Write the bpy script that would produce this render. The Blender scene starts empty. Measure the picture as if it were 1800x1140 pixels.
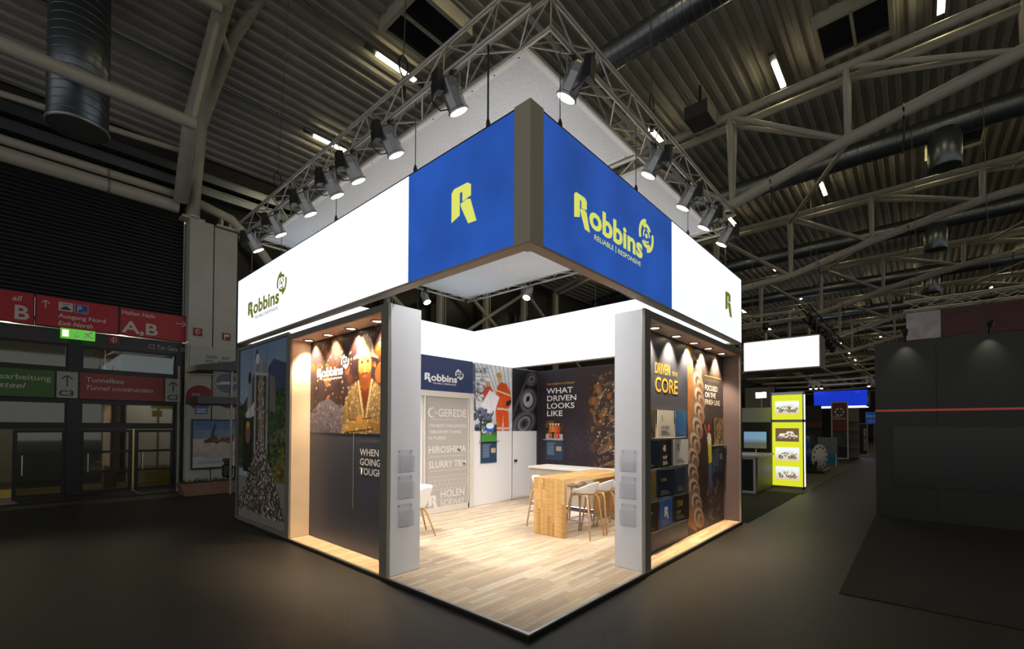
import bpy, bmesh, math, random
import numpy as np
from mathutils import Matrix, Vector
rng = random.Random(7)
SC = bpy.context.scene
COL = SC.collection
PI = math.pi

# ------------------------------------------------------------------ camera
YAW, PITCH, ROLL = 0.7293, 0.0182, 0.0035
r_ = Vector((math.sin(YAW), -math.cos(YAW), 0))
f_ = Vector((math.cos(YAW) * math.cos(PITCH), math.sin(YAW) * math.cos(PITCH), math.sin(PITCH)))
u_ = r_.cross(f_)
cx_ = r_ * math.cos(ROLL) + u_ * math.sin(ROLL)
cy_ = -r_ * math.sin(ROLL) + u_ * math.cos(ROLL)
cam = bpy.data.objects.new('camera', bpy.data.cameras.new('camera'))
COL.objects.link(cam)
m = Matrix((cx_, cy_, -f_)).transposed().to_4x4()
m.translation = (-2.8286, -2.3382, 1.722)
cam.matrix_world = m
cam.data.sensor_width = 36
cam.data.lens = 794.91 / 1800 * 36
cam.data.shift_y = (736.04 - 570) / 1800
cam.data.clip_end = 300
SC.camera = cam

# ------------------------------------------------------------------ world and exposure
w = bpy.data.worlds.new('hall_ambient')
SC.world = w
w.use_nodes = True
w.node_tree.nodes['Background'].inputs[0].default_value = (0.95, 0.94, 0.9, 1)
w.node_tree.nodes['Background'].inputs[1].default_value = 0.62
SC.view_settings.view_transform = 'Standard'
SC.view_settings.look = 'None'
SC.view_settings.gamma = 1
SC.view_settings.use_curve_mapping = False
SC.view_settings.exposure = 0.0

# ------------------------------------------------------------------ helpers
def lin(h):
    if isinstance(h, str):
        h = h.lstrip('#')
        c = [int(h[i:i + 2], 16) / 255 for i in (0, 2, 4)]
    else:
        c = [v / 255 for v in h]
    return tuple(v / 12.92 if v <= .04045 else ((v + .055) / 1.055) ** 2.4 for v in c)

MATS = {}
def mat(key, col='808080', rough=.6, metal=0., emit=None, estr=0., noise=None, bump=None, stretch=(1, 1, 1), alpha=None, spec=None):
    if key in MATS:
        return MATS[key]
    m = bpy.data.materials.new(key)
    m.use_nodes = True
    nt = m.node_tree
    b = nt.nodes['Principled BSDF']
    c = lin(col) + (1,)
    b.inputs['Base Color'].default_value = c
    b.inputs['Roughness'].default_value = rough
    b.inputs['Metallic'].default_value = metal
    if spec is not None:
        b.inputs['Specular IOR Level'].default_value = spec
    if emit:
        b.inputs['Emission Color'].default_value = lin(emit) + (1,)
        b.inputs['Emission Strength'].default_value = estr
    if noise or bump:
        tc = nt.nodes.new('ShaderNodeTexCoord')
        mp = nt.nodes.new('ShaderNodeMapping')
        mp.inputs['Scale'].default_value = stretch
        nt.links.new(tc.outputs['Object'], mp.inputs[0])
        nz = nt.nodes.new('ShaderNodeTexNoise')
        nz.inputs['Scale'].default_value = (noise or bump)[0]
        nz.inputs['Detail'].default_value = 5
        nt.links.new(mp.outputs[0], nz.inputs[0])
        if noise:
            rp = nt.nodes.new('ShaderNodeValToRGB')
            a = noise[1]
            rp.color_ramp.elements[0].position = .3
            rp.color_ramp.elements[1].position = .7
            rp.color_ramp.elements[0].color = tuple(max(0, v * (1 - a)) for v in c[:3]) + (1,)
            rp.color_ramp.elements[1].color = tuple(min(1, v * (1 + a)) for v in c[:3]) + (1,)
            nt.links.new(nz.outputs[0], rp.inputs[0])
            nt.links.new(rp.outputs[0], b.inputs['Base Color'])
        if bump:
            bp = nt.nodes.new('ShaderNodeBump')
            bp.inputs['Strength'].default_value = bump[1]
            bp.inputs['Distance'].default_value = .01
            nt.links.new(nz.outputs[0], bp.inputs['Height'])
            nt.links.new(bp.outputs[0], b.inputs['Normal'])
    MATS[key] = m
    return m

def glass(key, tint='e8f0f0', refl=.12):
    if key in MATS:
        return MATS[key]
    m = bpy.data.materials.new(key)
    m.use_nodes = True
    nt = m.node_tree
    nt.nodes.clear()
    o = nt.nodes.new('ShaderNodeOutputMaterial')
    mx = nt.nodes.new('ShaderNodeMixShader')
    tr = nt.nodes.new('ShaderNodeBsdfTransparent')
    gl = nt.nodes.new('ShaderNodeBsdfGlossy')
    tr.inputs[0].default_value = lin(tint) + (1,)
    gl.inputs['Roughness'].default_value = .03
    mx.inputs[0].default_value = refl
    nt.links.new(tr.outputs[0], mx.inputs[1])
    nt.links.new(gl.outputs[0], mx.inputs[2])
    nt.links.new(mx.outputs[0], o.inputs[0])
    MATS[key] = m
    return m

def attr_mat(key, rough=.5, emit=0.):
    if key in MATS:
        return MATS[key]
    m = bpy.data.materials.new(key)
    m.use_nodes = True
    nt = m.node_tree
    b = nt.nodes['Principled BSDF']
    at = nt.nodes.new('ShaderNodeVertexColor')
    at.layer_name = 'ink'
    nt.links.new(at.outputs[0], b.inputs['Base Color'])
    b.inputs['Roughness'].default_value = rough
    b.inputs['Specular IOR Level'].default_value = .25
    if emit:
        nt.links.new(at.outputs[0], b.inputs['Emission Color'])
        b.inputs['Emission Strength'].default_value = emit
    MATS[key] = m
    return m

def W(o):
    if o is None:
        return Matrix.Identity(4)
    if o.parent:
        return W(o.parent) @ o.matrix_parent_inverse @ o.matrix_basis
    return o.matrix_basis.copy()

def link(o, parent=None):
    COL.objects.link(o)
    if parent is not None:
        inv = W(parent).inverted()
        o.parent = parent
        o.matrix_parent_inverse = inv
    return o

def tag(o, label, cat, group=None, kind=None):
    o['label'] = label
    if cat:
        o['category'] = cat
    if group:
        o['group'] = group
    if kind:
        o['kind'] = kind
    return o

def struct(o, label=None):
    o['kind'] = 'structure'
    if label:
        o['label'] = label
    return o

def thing(name, label, cat, loc=(0, 0, 0), rz=0., group=None, kind=None):
    e = bpy.data.objects.new(name, None)
    e.empty_display_size = .1
    e.location = loc
    e.rotation_euler = (0, 0, rz)
    COL.objects.link(e)
    return tag(e, label, cat, group, kind)

class MB:
    def __init__(s):
        s.v, s.f, s.m = [], [], []
    def add(s, vs, fs, mi=0):
        n = len(s.v)
        s.v += [tuple(p) for p in vs]
        s.f += [tuple(i + n for i in f) for f in fs]
        s.m += [mi] * len(fs)
        return s
    def box(s, a, b, mi=0):
        x0, y0, z0 = [min(p, q) for p, q in zip(a, b)]
        x1, y1, z1 = [max(p, q) for p, q in zip(a, b)]
        return s.add([(x0, y0, z0), (x1, y0, z0), (x1, y1, z0), (x0, y1, z0), (x0, y0, z1), (x1, y0, z1), (x1, y1, z1), (x0, y1, z1)],
                     [(0, 3, 2, 1), (4, 5, 6, 7), (0, 1, 5, 4), (1, 2, 6, 5), (2, 3, 7, 6), (3, 0, 4, 7)], mi)
    def frame(s, o, u, v, n, w_, h_, t, d, mi=0):
        # rectangular frame, bars t wide, d deep along n
        o, u, v, n = Vector(o), Vector(u), Vector(v), Vector(n)
        for (a0, a1, b0, b1) in ((0, w_, 0, t), (0, w_, h_ - t, h_), (0, t, t, h_ - t), (w_ - t, w_, t, h_ - t)):
            s.obox(o + u * a0 + v * b0, u * (a1 - a0), v * (b1 - b0), n * d, mi)
        return s
    def obox(s, o, a, b, c, mi=0):
        o, a, b, c = Vector(o), Vector(a), Vector(b), Vector(c)
        if a.cross(b).dot(c) < 0:
            a, b = b, a
        vs = [o, o + a, o + a + b, o + b, o + c, o + a + c, o + a + b + c, o + b + c]
        return s.add(vs, [(0, 3, 2, 1), (4, 5, 6, 7), (0, 1, 5, 4), (1, 2, 6, 5), (2, 3, 7, 6), (3, 0, 4, 7)], mi)
    def prism(s, pts, o, u, v, n, d, mi=0):
        # extruded outline: pts in (u, v), from o, thickness d along n
        o, u, v, n = Vector(o), Vector(u), Vector(v), Vector(n)
        k = len(pts)
        ar = sum(pts[i][0] * pts[(i + 1) % k][1] - pts[(i + 1) % k][0] * pts[i][1] for i in range(k))
        if (ar < 0) != (u.cross(v).dot(n) < 0):
            pts = pts[::-1]
        lo = [o + u * p[0] + v * p[1] for p in pts]
        hi = [p + n * d for p in lo]
        return s.add(lo + hi, [tuple(range(k))[::-1], tuple(range(k, 2 * k))] + [(i, (i + 1) % k, k + (i + 1) % k, k + i) for i in range(k)], mi)
    def tube(s, pts, r, n=8, mi=0, cap=True):
        pts = [Vector(p) for p in pts]
        rr = r if isinstance(r, (list, tuple)) else [r] * len(pts)
        base = len(s.v)
        up = None
        for i, p in enumerate(pts):
            d = (pts[min(i + 1, len(pts) - 1)] - pts[max(i - 1, 0)]).normalized()
            if up is None:
                up = Vector((0, 0, 1)) if abs(d.z) < .9 else Vector((1, 0, 0))
            a = d.cross(up).normalized()
            b = a.cross(d).normalized()
            up = b
            for k in range(n):
                t = 2 * PI * k / n
                s.v.append(tuple(p + (a * math.cos(t) + b * math.sin(t)) * rr[i]))
        for i in range(len(pts) - 1):
            for k in range(n):
                k2 = (k + 1) % n
                s.f.append((base + i * n + k, base + i * n + k2, base + (i + 1) * n + k2, base + (i + 1) * n + k))
                s.m.append(mi)
        if cap:
            s.f.append(tuple(base + k for k in range(n))[::-1])
            s.f.append(tuple(base + (len(pts) - 1) * n + k for k in range(n)))
            s.m += [mi, mi]
        return s
    def lathe(s, prof, c, ax=(0, 0, 1), n=16, mi=0):
        # prof: list of (radius, height along ax)
        ax = Vector(ax).normalized()
        t_ = Vector((1, 0, 0)) if abs(ax.x) < .9 else Vector((0, 1, 0))
        a = ax.cross(t_).normalized()
        b = ax.cross(a)
        c = Vector(c)
        base = len(s.v)
        for (r, h) in prof:
            for k in range(n):
                t = 2 * PI * k / n
                s.v.append(tuple(c + ax * h + (a * math.cos(t) + b * math.sin(t)) * max(r, 1e-4)))
        for i in range(len(prof) - 1):
            for k in range(n):
                k2 = (k + 1) % n
                s.f.append((base + i * n + k, base + i * n + k2, base + (i + 1) * n + k2, base + (i + 1) * n + k))
                s.m.append(mi)
        s.f.append(tuple(base + k for k in range(n))[::-1])
        s.f.append(tuple(base + (len(prof) - 1) * n + k for k in range(n)))
        s.m += [mi, mi]
        return s
    def mesh(s, name, mats, smooth=False):
        me = bpy.data.meshes.new(name)
        me.from_pydata(s.v, [], s.f)
        for mm in (mats if isinstance(mats, (list, tuple)) else [mats]):
            me.materials.append(mm)
        me.polygons.foreach_set('material_index', s.m)
        if smooth:
            me.polygons.foreach_set('use_smooth', [len(f) <= 4 for f in s.f])
        me.update()
        return me
    def build(s, name, mats, parent=None, smooth=False):
        return link(bpy.data.objects.new(name, s.mesh(name, mats, smooth)), parent)

def box(name, a, b, m, parent=None):
    return MB().box(a, b).build(name, m, parent)

RODS = {}
def rod(name, p, q, r, m, parent, n=8):
    """a tube between two points; all rods of a material share one unit mesh"""
    k = (m.name, n)
    if k not in RODS:
        RODS[k] = MB().tube([(0, 0, 0), (0, 0, 1)], 1, n).mesh('tube_' + m.name, m, True)
    o = bpy.data.objects.new(name, RODS[k])
    p, q = Vector(p), Vector(q)
    d = q - p
    o.matrix_basis = Matrix.Translation(p) @ d.to_track_quat('Z', 'Y').to_matrix().to_4x4() @ Matrix.Diagonal((r, r, d.length, 1))
    return link(o, parent)

def copy_tree(o, parent=None):
    c = o.copy()
    COL.objects.link(c)
    if parent is not None:
        c.parent = parent
        c.matrix_parent_inverse = o.matrix_parent_inverse.copy()
    for ch in o.children:
        copy_tree(ch, c)
    return c

def text(name, s, o, u, h, m, parent, width=None, bold=0., n=None, align='LEFT', italic=0., vdir=(0, 0, 1), depth=.002, sp=1., pitch=None):
    """raised lettering: cap height h, origin o = left end of the baseline, u = reading direction"""
    cu = bpy.data.curves.new(name, 'FONT')
    cu.body = s
    cu.size = h / .7
    cu.offset = bold * h
    cu.shear = italic
    cu.resolution_u = 3
    cu.space_character = sp
    cu.space_line = pitch / (h / .7) if pitch else .86
    cu.align_x = align
    ob = bpy.data.objects.new(name, cu)
    COL.objects.link(ob)
    dg = bpy.context.evaluated_depsgraph_get()
    me = bpy.data.meshes.new_from_object(ob.evaluated_get(dg))
    bpy.data.objects.remove(ob)
    bpy.data.curves.remove(cu)
    k = len(me.vertices)
    co = np.zeros(k * 3)
    me.vertices.foreach_get('co', co)
    co = co.reshape(-1, 3)
    if width and k:
        x0, x1 = co[:, 0].min(), co[:, 0].max()
        co[:, 0] = (co[:, 0] - (x0 if align == 'LEFT' else 0)) * width / max(x1 - x0, 1e-6)
    u, v = Vector(u), Vector(vdir)
    nn = Vector(n) if n else u.cross(v)
    w_ = np.outer(co[:, 0], u) + np.outer(co[:, 1], v) + np.array(o) + np.array(nn) * depth
    me.vertices.foreach_set('co', w_.ravel())
    me.materials.clear()
    me.materials.append(m)
    me.update()
    me.name = name
    return link(bpy.data.objects.new(name, me), parent)

# ---- small painter for flat printed pictures (colours per mesh vertex)
def vnoise(u, v, sc, seed):
    g = np.random.RandomState(seed).rand(64, 64)
    x, y = (u * sc) % 63, (v * sc) % 63
    i, j = x.astype(int), y.astype(int)
    a, b = x - i, y - j
    a, b = a * a * (3 - 2 * a), b * b * (3 - 2 * b)
    i2, j2 = (i + 1) % 64, (j + 1) % 64
    return (g[j, i] * (1 - a) + g[j, i2] * a) * (1 - b) + (g[j2, i] * (1 - a) + g[j2, i2] * a) * b
def fbm(u, v, sc, seed):
    return sum(vnoise(u, v, sc * 2 ** k, seed + k) * .5 ** (k + 1) for k in range(4)) / .9375
class Print:
    def __init__(s, w_, h_, res):
        s.w, s.h = w_, h_
        s.nx, s.ny = max(2, int(w_ * res)), max(2, int(h_ * res))
        x, y = np.meshgrid(np.linspace(0, 1, s.nx), np.linspace(0, 1, s.ny))
        s.x, s.y = x, y
        s.X, s.Y = x * w_, y * h_      # metres
        s.a = np.zeros((s.ny, s.nx, 3))
    def c(s, col):
        return np.array(lin(col))
    def mix(s, mask, col):
        col = s.c(col) if isinstance(col, str) else col
        s.a = s.a * (1 - mask[..., None]) + col * mask[..., None]
        return s
    def fill(s, col):
        return s.mix(np.ones_like(s.x), col)
    def vgrad(s, c0, c1, y0=0., y1=1.):
        t = np.clip((s.y - y0) / (y1 - y0), 0, 1)[..., None]
        s.a = s.c(c0) * (1 - t) + s.c(c1) * t
        return s
    def poly(s, pts, col, op=1.):
        ins = np.zeros_like(s.x, bool)
        k = len(pts)
        for i in range(k):
            (x0, y0), (x1, y1) = pts[i], pts[(i + 1) % k]
            if y0 == y1:
                continue
            c = (s.y > min(y0, y1)) & (s.y <= max(y0, y1))
            ins ^= c & (s.x < x0 + (s.y - y0) * (x1 - x0) / (y1 - y0))
        return s.mix(ins * op, col)
    def ell(s, cx, cy, rx, ry, col, op=1., soft=.1, rot=0.):
        dx, dy = (s.x - cx) * s.w, (s.y - cy) * s.h
        c, q = math.cos(rot), math.sin(rot)
        d = np.sqrt(((dx * c + dy * q) / (rx * s.w)) ** 2 + ((-dx * q + dy * c) / (ry * s.h)) ** 2)
        return s.mix(np.clip((1 - d) / soft + .5, 0, 1) * op, col)
    def line(s, p, q, wd, col, op=1.):
        # wd in metres
        px, py, qx, qy = p[0] * s.w, p[1] * s.h, q[0] * s.w, q[1] * s.h
        L = max((qx - px) ** 2 + (qy - py) ** 2, 1e-9)
        t = np.clip(((s.X - px) * (qx - px) + (s.Y - py) * (qy - py)) / L, 0, 1)
        d = np.hypot(s.X - px - t * (qx - px), s.Y - py - t * (qy - py))
        return s.mix((d < wd / 2) * op, col)
    def tex(s, sc, amt, seed, mask=None):
        f = 1 + (fbm(s.X, s.Y, sc, seed) - .5) * 2 * amt
        if mask is not None:
            f = 1 + (f - 1) * mask
        s.a = np.clip(s.a * f[..., None], 0, 1)
        return s
    def blobs(s, n, box_, size, cols, seed, op=1., asp=(.4, 1.)):
        R = random.Random(seed)
        for _ in range(n):
            cx, cy = R.uniform(box_[0], box_[2]), R.uniform(box_[1], box_[3])
            r = R.uniform(*size)
            # local window only
            i0, i1 = int(max(0, (cx - r / s.w) * s.nx)), int(min(s.nx, (cx + r / s.w) * s.nx + 2))
            j0, j1 = int(max(0, (cy - r / s.h) * s.ny)), int(min(s.ny, (cy + r / s.h) * s.ny + 2))
            if i1 <= i0 or j1 <= j0:
                continue
            X, Y = s.X[j0:j1, i0:i1] - cx * s.w, s.Y[j0:j1, i0:i1] - cy * s.h
            t = R.uniform(0, PI)
            a, b = X * math.cos(t) + Y * math.sin(t), -X * math.sin(t) + Y * math.cos(t)
            k = (((a / r) ** 2 + (b / (r * R.uniform(*asp))) ** 2) < 1) * op
            s.a[j0:j1, i0:i1] = s.a[j0:j1, i0:i1] * (1 - k[..., None]) + s.c(R.choice(cols)) * k[..., None]
        return s
    def build(s, name, o, u, parent, n, v=(0, 0, 1), m=None, off=.003):
        o, u, v, n = (np.array(t, float) for t in (o, u, v, n))
        P = (o + n * off)[None, None] + s.X[..., None] * u + s.Y[..., None] * v
        nx, ny = s.nx, s.ny
        i = (np.arange(ny - 1)[:, None] * nx + np.arange(nx - 1)[None]).ravel()
        F = np.stack([i, i + 1, i + nx + 1, i + nx], 1)
        if np.dot(np.cross(u, v), n) < 0:
            F = F[:, ::-1]
        me = bpy.data.meshes.new(name)
        me.from_pydata(P.reshape(-1, 3), [], F.tolist())
        at = me.color_attributes.new('ink', 'FLOAT_COLOR', 'POINT')
        at.data.foreach_set('color', np.concatenate([s.a.reshape(-1, 3), np.ones((nx * ny, 1))], 1).ravel())
        me.materials.append(m or attr_mat('printed_ink'))
        me.update()
        return link(bpy.data.objects.new(name, me), parent)

# ------------------------------------------------------------------ materials
ALU = mat('brushed_aluminium', 'b4b4b2', .35, .9)
ALUD = mat('dark_anodised_frame', '7c7972', .45, .2)
STEEL = mat('truss_aluminium', 'bab6b0', .35, .45)
TUBE = mat('painted_steel_tube', 'aca79a', .5, noise=(3, .12))
BLACK = mat('black_plastic', '141414', .45)
DARK = mat('dark_housing', '2c2d2f', .4, .3)
CHROME = mat('polished_housing', '9a9c9f', .28, .6)
WHITE = mat('white_laminate', 'e6e4e6', .4)
PILLAR = mat('light_grey_panel', 'c9cad0', .45)
LAMP = mat('lamp_lens', 'ffffff', .3, emit='fff4dc', estr=14)
WARM = mat('downlight_lens', 'ffffff', .3, emit='ffe2ae', estr=18)
CLOTH = mat('canopy_fabric', 'd2d3d5', .9, noise=(40, .08), bump=(60, .15))
NAVY = mat('navy_print', '1f2f5e', .45)
SLATE = mat('slate_blue_print', '3d4252', .45)
BULB = mat('strip_light_tube', 'ffffff', .4, emit='ffefb8', estr=34)
DUCT = mat('spiral_duct_metal', '6f757c', .35, .85)
CONC = mat('concrete_laminate', 'a59d90', .6, noise=(4, .16))
OAK = mat('oak_block', 'c8924e', .4, noise=(3, .2), stretch=(1, 1, 12))
WIRE = mat('steel_wire', '5b5b5b', .4, .6)
BLKWIRE = mat('black_cable', '151515', .6)
ACRYL = glass('clear_acrylic', 'fcfcfd', .03)
PANE = glass('door_glass', 'b4b6b0', .1)
BLUE_L = mat('blue_lit_fabric', '12337f', .6, emit='2557b4', estr=.8, noise=(1.2, .15))
nt = BLUE_L.node_tree
nz_ = nt.nodes.new('ShaderNodeTexNoise')
nz_.inputs['Scale'].default_value = 1.1
nz_.inputs['Detail'].default_value = 2
rp_ = nt.nodes.new('ShaderNodeMapRange')
rp_.inputs['From Min'].default_value = .3
rp_.inputs['From Max'].default_value = .7
rp_.inputs['To Min'].default_value = .58
rp_.inputs['To Max'].default_value = .98
nt.links.new([n for n in nt.nodes if n.type == 'MAPPING'][0].outputs[0], nz_.inputs[0])
nt.links.new(nz_.outputs[0], rp_.inputs['Value'])
nt.links.new(rp_.outputs[0], nt.nodes['Principled BSDF'].inputs['Emission Strength'])
WHITE_L = mat('white_lit_fabric', 'e8eef2', .6, emit='e9f4ff', estr=1.08)
LIME = mat('lime_yellow_print', 'e2e86c', .5, emit='e2e86c', estr=.75)
OLIVE = mat('olive_green_print', '8a8a25', .5, emit='8a8a25', estr=.45)
GREYINK = mat('grey_ink', '6c7076', .5)
WINK = mat('white_ink', 'f2f2f2', .5)
GOLD = mat('gold_ink', 'd0a640', .45)

# ------------------------------------------------------------------ hall shell
fl = box('floor', (-14, -46, -.2), (104, 18.5, 0), mat('dark_hall_floor', '191714', .5, noise=(25, .25), bump=(180, .25)))
struct(fl)
def roof_z(y):
    return 11.6 - .0065 * (y + 4) ** 2 if y > -4 else 11.6 - .001 * (y + 4) ** 2
mb = MB()
pitch = .3
prof = []
k = 0
y = 13.6
while y > -45:
    for dy, dz in ((0, 0), (.1, 0), (.13, .07), (.26, .07)):
        yy = y - dy
        prof.append((yy, roof_z(yy) + dz))
    y -= pitch
vs = []
for (yy, zz) in prof:
    vs += [(-14, yy, zz), (104, yy, zz)]
mb.add(vs, [(2 * i, 2 * i + 1, 2 * i + 3, 2 * i + 2) for i in range(len(prof) - 1)])
struct(mb.build('ceiling', mat('corrugated_roof_sheet', '94908a', .55, .1, noise=(1.5, .1))))
struct(box('wall_back', (103.6, -46, 0), (104, 18.5, 12), mat('far_wall_paint', '4b4842', .8)))

# ---- side wall of the hall with gate, louvres and signs (plane y = 13.3)
YW = 13.3
FRAME = mat('black_door_frame', '131416', .4, .2)
wl = thing('wall_left', 'dark hall side wall with louvred cladding above glass doors', None, (0, YW, 0))
struct(wl)
box('upper_cladding', (-14, YW + .1, 7.7), (104, YW + .3, 9.75), mat('dark_wall_panel', '24231f', .7), wl)
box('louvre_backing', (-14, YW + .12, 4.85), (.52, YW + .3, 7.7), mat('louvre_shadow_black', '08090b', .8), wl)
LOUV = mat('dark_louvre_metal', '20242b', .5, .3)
lme = None
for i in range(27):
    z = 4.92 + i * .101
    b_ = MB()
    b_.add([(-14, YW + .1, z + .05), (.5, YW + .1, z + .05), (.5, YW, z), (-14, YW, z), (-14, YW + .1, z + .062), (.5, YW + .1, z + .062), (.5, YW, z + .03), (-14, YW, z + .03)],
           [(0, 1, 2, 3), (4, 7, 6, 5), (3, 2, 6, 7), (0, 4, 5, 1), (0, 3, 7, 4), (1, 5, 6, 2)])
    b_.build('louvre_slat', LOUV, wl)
box('gate_band', (-14, YW - .02, 3.74), (.62, YW + .2, 4.09), mat('gate_band_grey', '2b2d31', .5), wl)
for (z0, z1) in ((3.07, 3.14), (2.32, 2.4), (1.64, 1.76)):
    box('door_rail', (-14, YW, z0), (.55, YW + .15, z1), FRAME, wl)
for x in (-5.9, -3.8, -1.71, .47):
    box('door_post', (x - .12, YW - .03, 0), (x + .12, YW + .18, 4.0), FRAME, wl)
text('gate_lettering', 'C2 Tor Gate 10', (-.27, YW - .045, 3.84), (1, 0, 0), .12, mat('dim_white_ink', 'a8a8a8', .6), wl, width=.82)
# glazing above the doors
wn = 0
for (x0, x1) in ((-5.78, -3.92), (-3.68, -1.83), (-1.59, .35)):
    for (z0, z1) in ((3.14, 3.74), (1.76, 2.32)):
        wn += 1
        t = thing('window_%d' % wn, 'fixed glass pane above the hall doors', None, ((x0 + x1) / 2, YW, z0), kind='structure')
        MB().frame((x0, YW + .02, z0), (1, 0, 0), (0, 0, 1), (0, 1, 0), x1 - x0, z1 - z0, .04, .08).build('window_frame', FRAME, t)
        box('pane', (x0 + .04, YW + .05, z0 + .04), (x1 - .04, YW + .062, z1 - .04), PANE, t)
dn = 0
for (x0, x1) in ((-5.78, -4.88), (-4.84, -3.92), (-2.72, -1.83), (-1.59, -.56), (-.51, .35)):
    dn += 1
    t = thing('door_%d' % dn, 'black framed glass hall door with push bars', None, ((x0 + x1) / 2, YW, 0), kind='structure')
    yo = YW + .02
    MB().frame((x0, yo, .01), (1, 0, 0), (0, 0, 1), (0, 1, 0), x1 - x0, 1.62, .075, .07).build('door_frame', FRAME, t)
    box('pane', (x0 + .07, yo + .03, .08), (x1 - .07, yo + .04, 1.56), PANE, t)
    for z in (.52, 1.02):
        box('push_bar', (x0 + .06, yo - .03, z), (x1 - .06, yo + .01, z + .06), FRAME, t)
    rod('pull_handle', (x0 + .16, yo - .06, .55), (x0 + .16, yo - .06, 1.02), .014, ALU, t)
# corridor seen through the glass
box('wall_corridor', (-14, 18.2, 0), (12, 18.4, 4.6), mat('corridor_wall', '3a3a34', .8))['kind'] = 'structure'
cp = box('wall_cream', (-.35, 15.6, 0), (1.2, 15.75, 2.6), mat('cream_panel', 'c9c08a', .6))
struct(cp)
cc = box('ceiling_corridor', (-14, YW + .35, 4.3), (12, 18.2, 4.4), mat('corridor_ceiling', '4a463c', .8))
struct(cc)
MATY = mat('yellow_floor_paint', 'a08a2a', .7)
for i in range(7):
    o = box('floor_stripe', (-6, 13.9 + i * .3, .0), (1.5, 13.98 + i * .3, .004), MATY)
    tag(o, 'yellow painted stripe on the corridor floor behind the glass doors', 'stripe', 'corridor floor stripes')
t = thing('column', 'cream timber column standing in the corridor behind the doors', 'column', (-.9, 14.6, 0))
box('shaft', (-1.0, 14.5, 0), (-.72, 14.72, 4.2), mat('pale_timber', 'a98b6e', .6), t)
for i, (x, yy) in enumerate(((-2.9, 15.0), (-.6, 15.2))):
    t = thing('corridor_lamp', 'small ceiling lamp glowing behind the hall doors', 'lamp', (x, yy, 4.2), group='corridor lamps')
    MB().lathe([(.11, 0), (.13, .04), (.13, .1)], (x, yy, 4.2)).build('housing', DARK, t)
    MB().lathe([(.1, -.01), (.1, 0)], (x, yy, 4.2)).build('lens', WARM, t)
    l = bpy.data.lights.new('corridor_glow', 'POINT')
    l.energy = 200
    l.color = (1, .86, .6)
    l.shadow_soft_size = .1
    lo = bpy.data.objects.new('corridor_glow', l)
    lo.location = (x, yy, 4.1)
    link(lo, t)

# white column of the wall
t = thing('wall_column', 'pale concrete double column with steel caps beside the hall doors', 'column', (1.1, 13.1, 0))
PALE = mat('pale_column_paint', 'a4a39e', .7, noise=(2, .05))
box('left_half', (.56, 12.95, 0), (1.14, 13.6, 7.62), PALE, t)
box('right_half', (1.17, 12.95, 0), (1.76, 13.6, 7.55), PALE, t)
for x in (.66, 1.5):
    MB().box((x - .28, 12.95, 7.62), (x + .26, 13.4, 7.68)).box((x - .16, 13.0, 7.68), (x - .1, 13.3, 8.0)).box((x + .06, 13.0, 7.68), (x + .12, 13.3, 8.0)).build('cap_bracket', TUBE, t)
# glazed dark wall past the column
box('wall_glazed', (1.8, YW + .1, 0), (104, YW + .3, 7.7), mat('dark_glazing', '0b0c0e', .25)).__setitem__('kind', 'structure')
for i, x in enumerate((4.2, 7.0, 9.6, 12.4, 15.2, 18.0)):
    t = thing('wall_post', 'grey steel post standing before the dark glazed hall wall', 'post', (x, 13.0, 0), group='posts of the glazed wall')
    box('post', (x - .09, 12.9, 0), (x + .09, 13.1, 9.4), TUBE, t)
    for dx in (.3, .42):
        rod('pipe', (x + dx, 13.1, 0), (x + dx, 13.1, 9.4), .03, TUBE, t)
for i, (x0, x1) in enumerate(((4.2, 9.6), (9.6, 15.2), (15.2, 20.6))):
    t = thing('wind_brace', 'crossed diagonal steel tubes bracing the dark glazed hall wall', 'brace', (x0, 12.84, 5), group='crossed wall braces')
    rod('brace_tube', (x0 + .1, 12.81, 8.7), (x1 - .1, 12.81, 5.2), .085, TUBE, t)
    rod('brace_tube', (x1 - .1, 12.81, 8.7), (x0 + .1, 12.81, 5.2), .085, TUBE, t)

# long pipes over the louvres
for nm, yy, z, r, lab in (('steel_pipe', 13.05, 7.87, .17, 'thick pale steel pipe running directly above the louvres'), ('steel_pipe', 13.1, 8.22, .11, 'slimmer pale steel pipe above the thick pipe'),
                          ('box_gutter', 13.2, 8.55, .13, 'grey metal channel running along the top of the wall'), ('box_gutter', 13.2, 8.95, .12, 'uppermost dark metal channel under the roof edge')):
    x1 = .3 if r > .16 else .62
    if nm == 'steel_pipe':
        t = thing(nm, lab, 'pipe', (-6, yy, z))
        rod('pipe', (-14, yy, z), (x1, yy, z), r, TUBE, t, 14)
        for x in (-9, -4.6, -1.2):
            MB().lathe([(r + .012, 0), (r + .012, .05)], (x, yy, z), (1, 0, 0), 14).build('clamp', ALUD, t)
    else:
        t = thing(nm, lab, 'channel', (-6, yy, z))
        MB().box((-14, yy - r, z - r * .6), (3.9, yy + .1, z - r * .5)).box((-14, yy - r, z - r * .5), (3.9, yy - r + .02, z + r)).build('trough', DUCT, t)
        MB().box((-14, yy - r - .02, z + r), (3.9, yy + .1, z + r + .03)).build('flange', DUCT, t)

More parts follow.
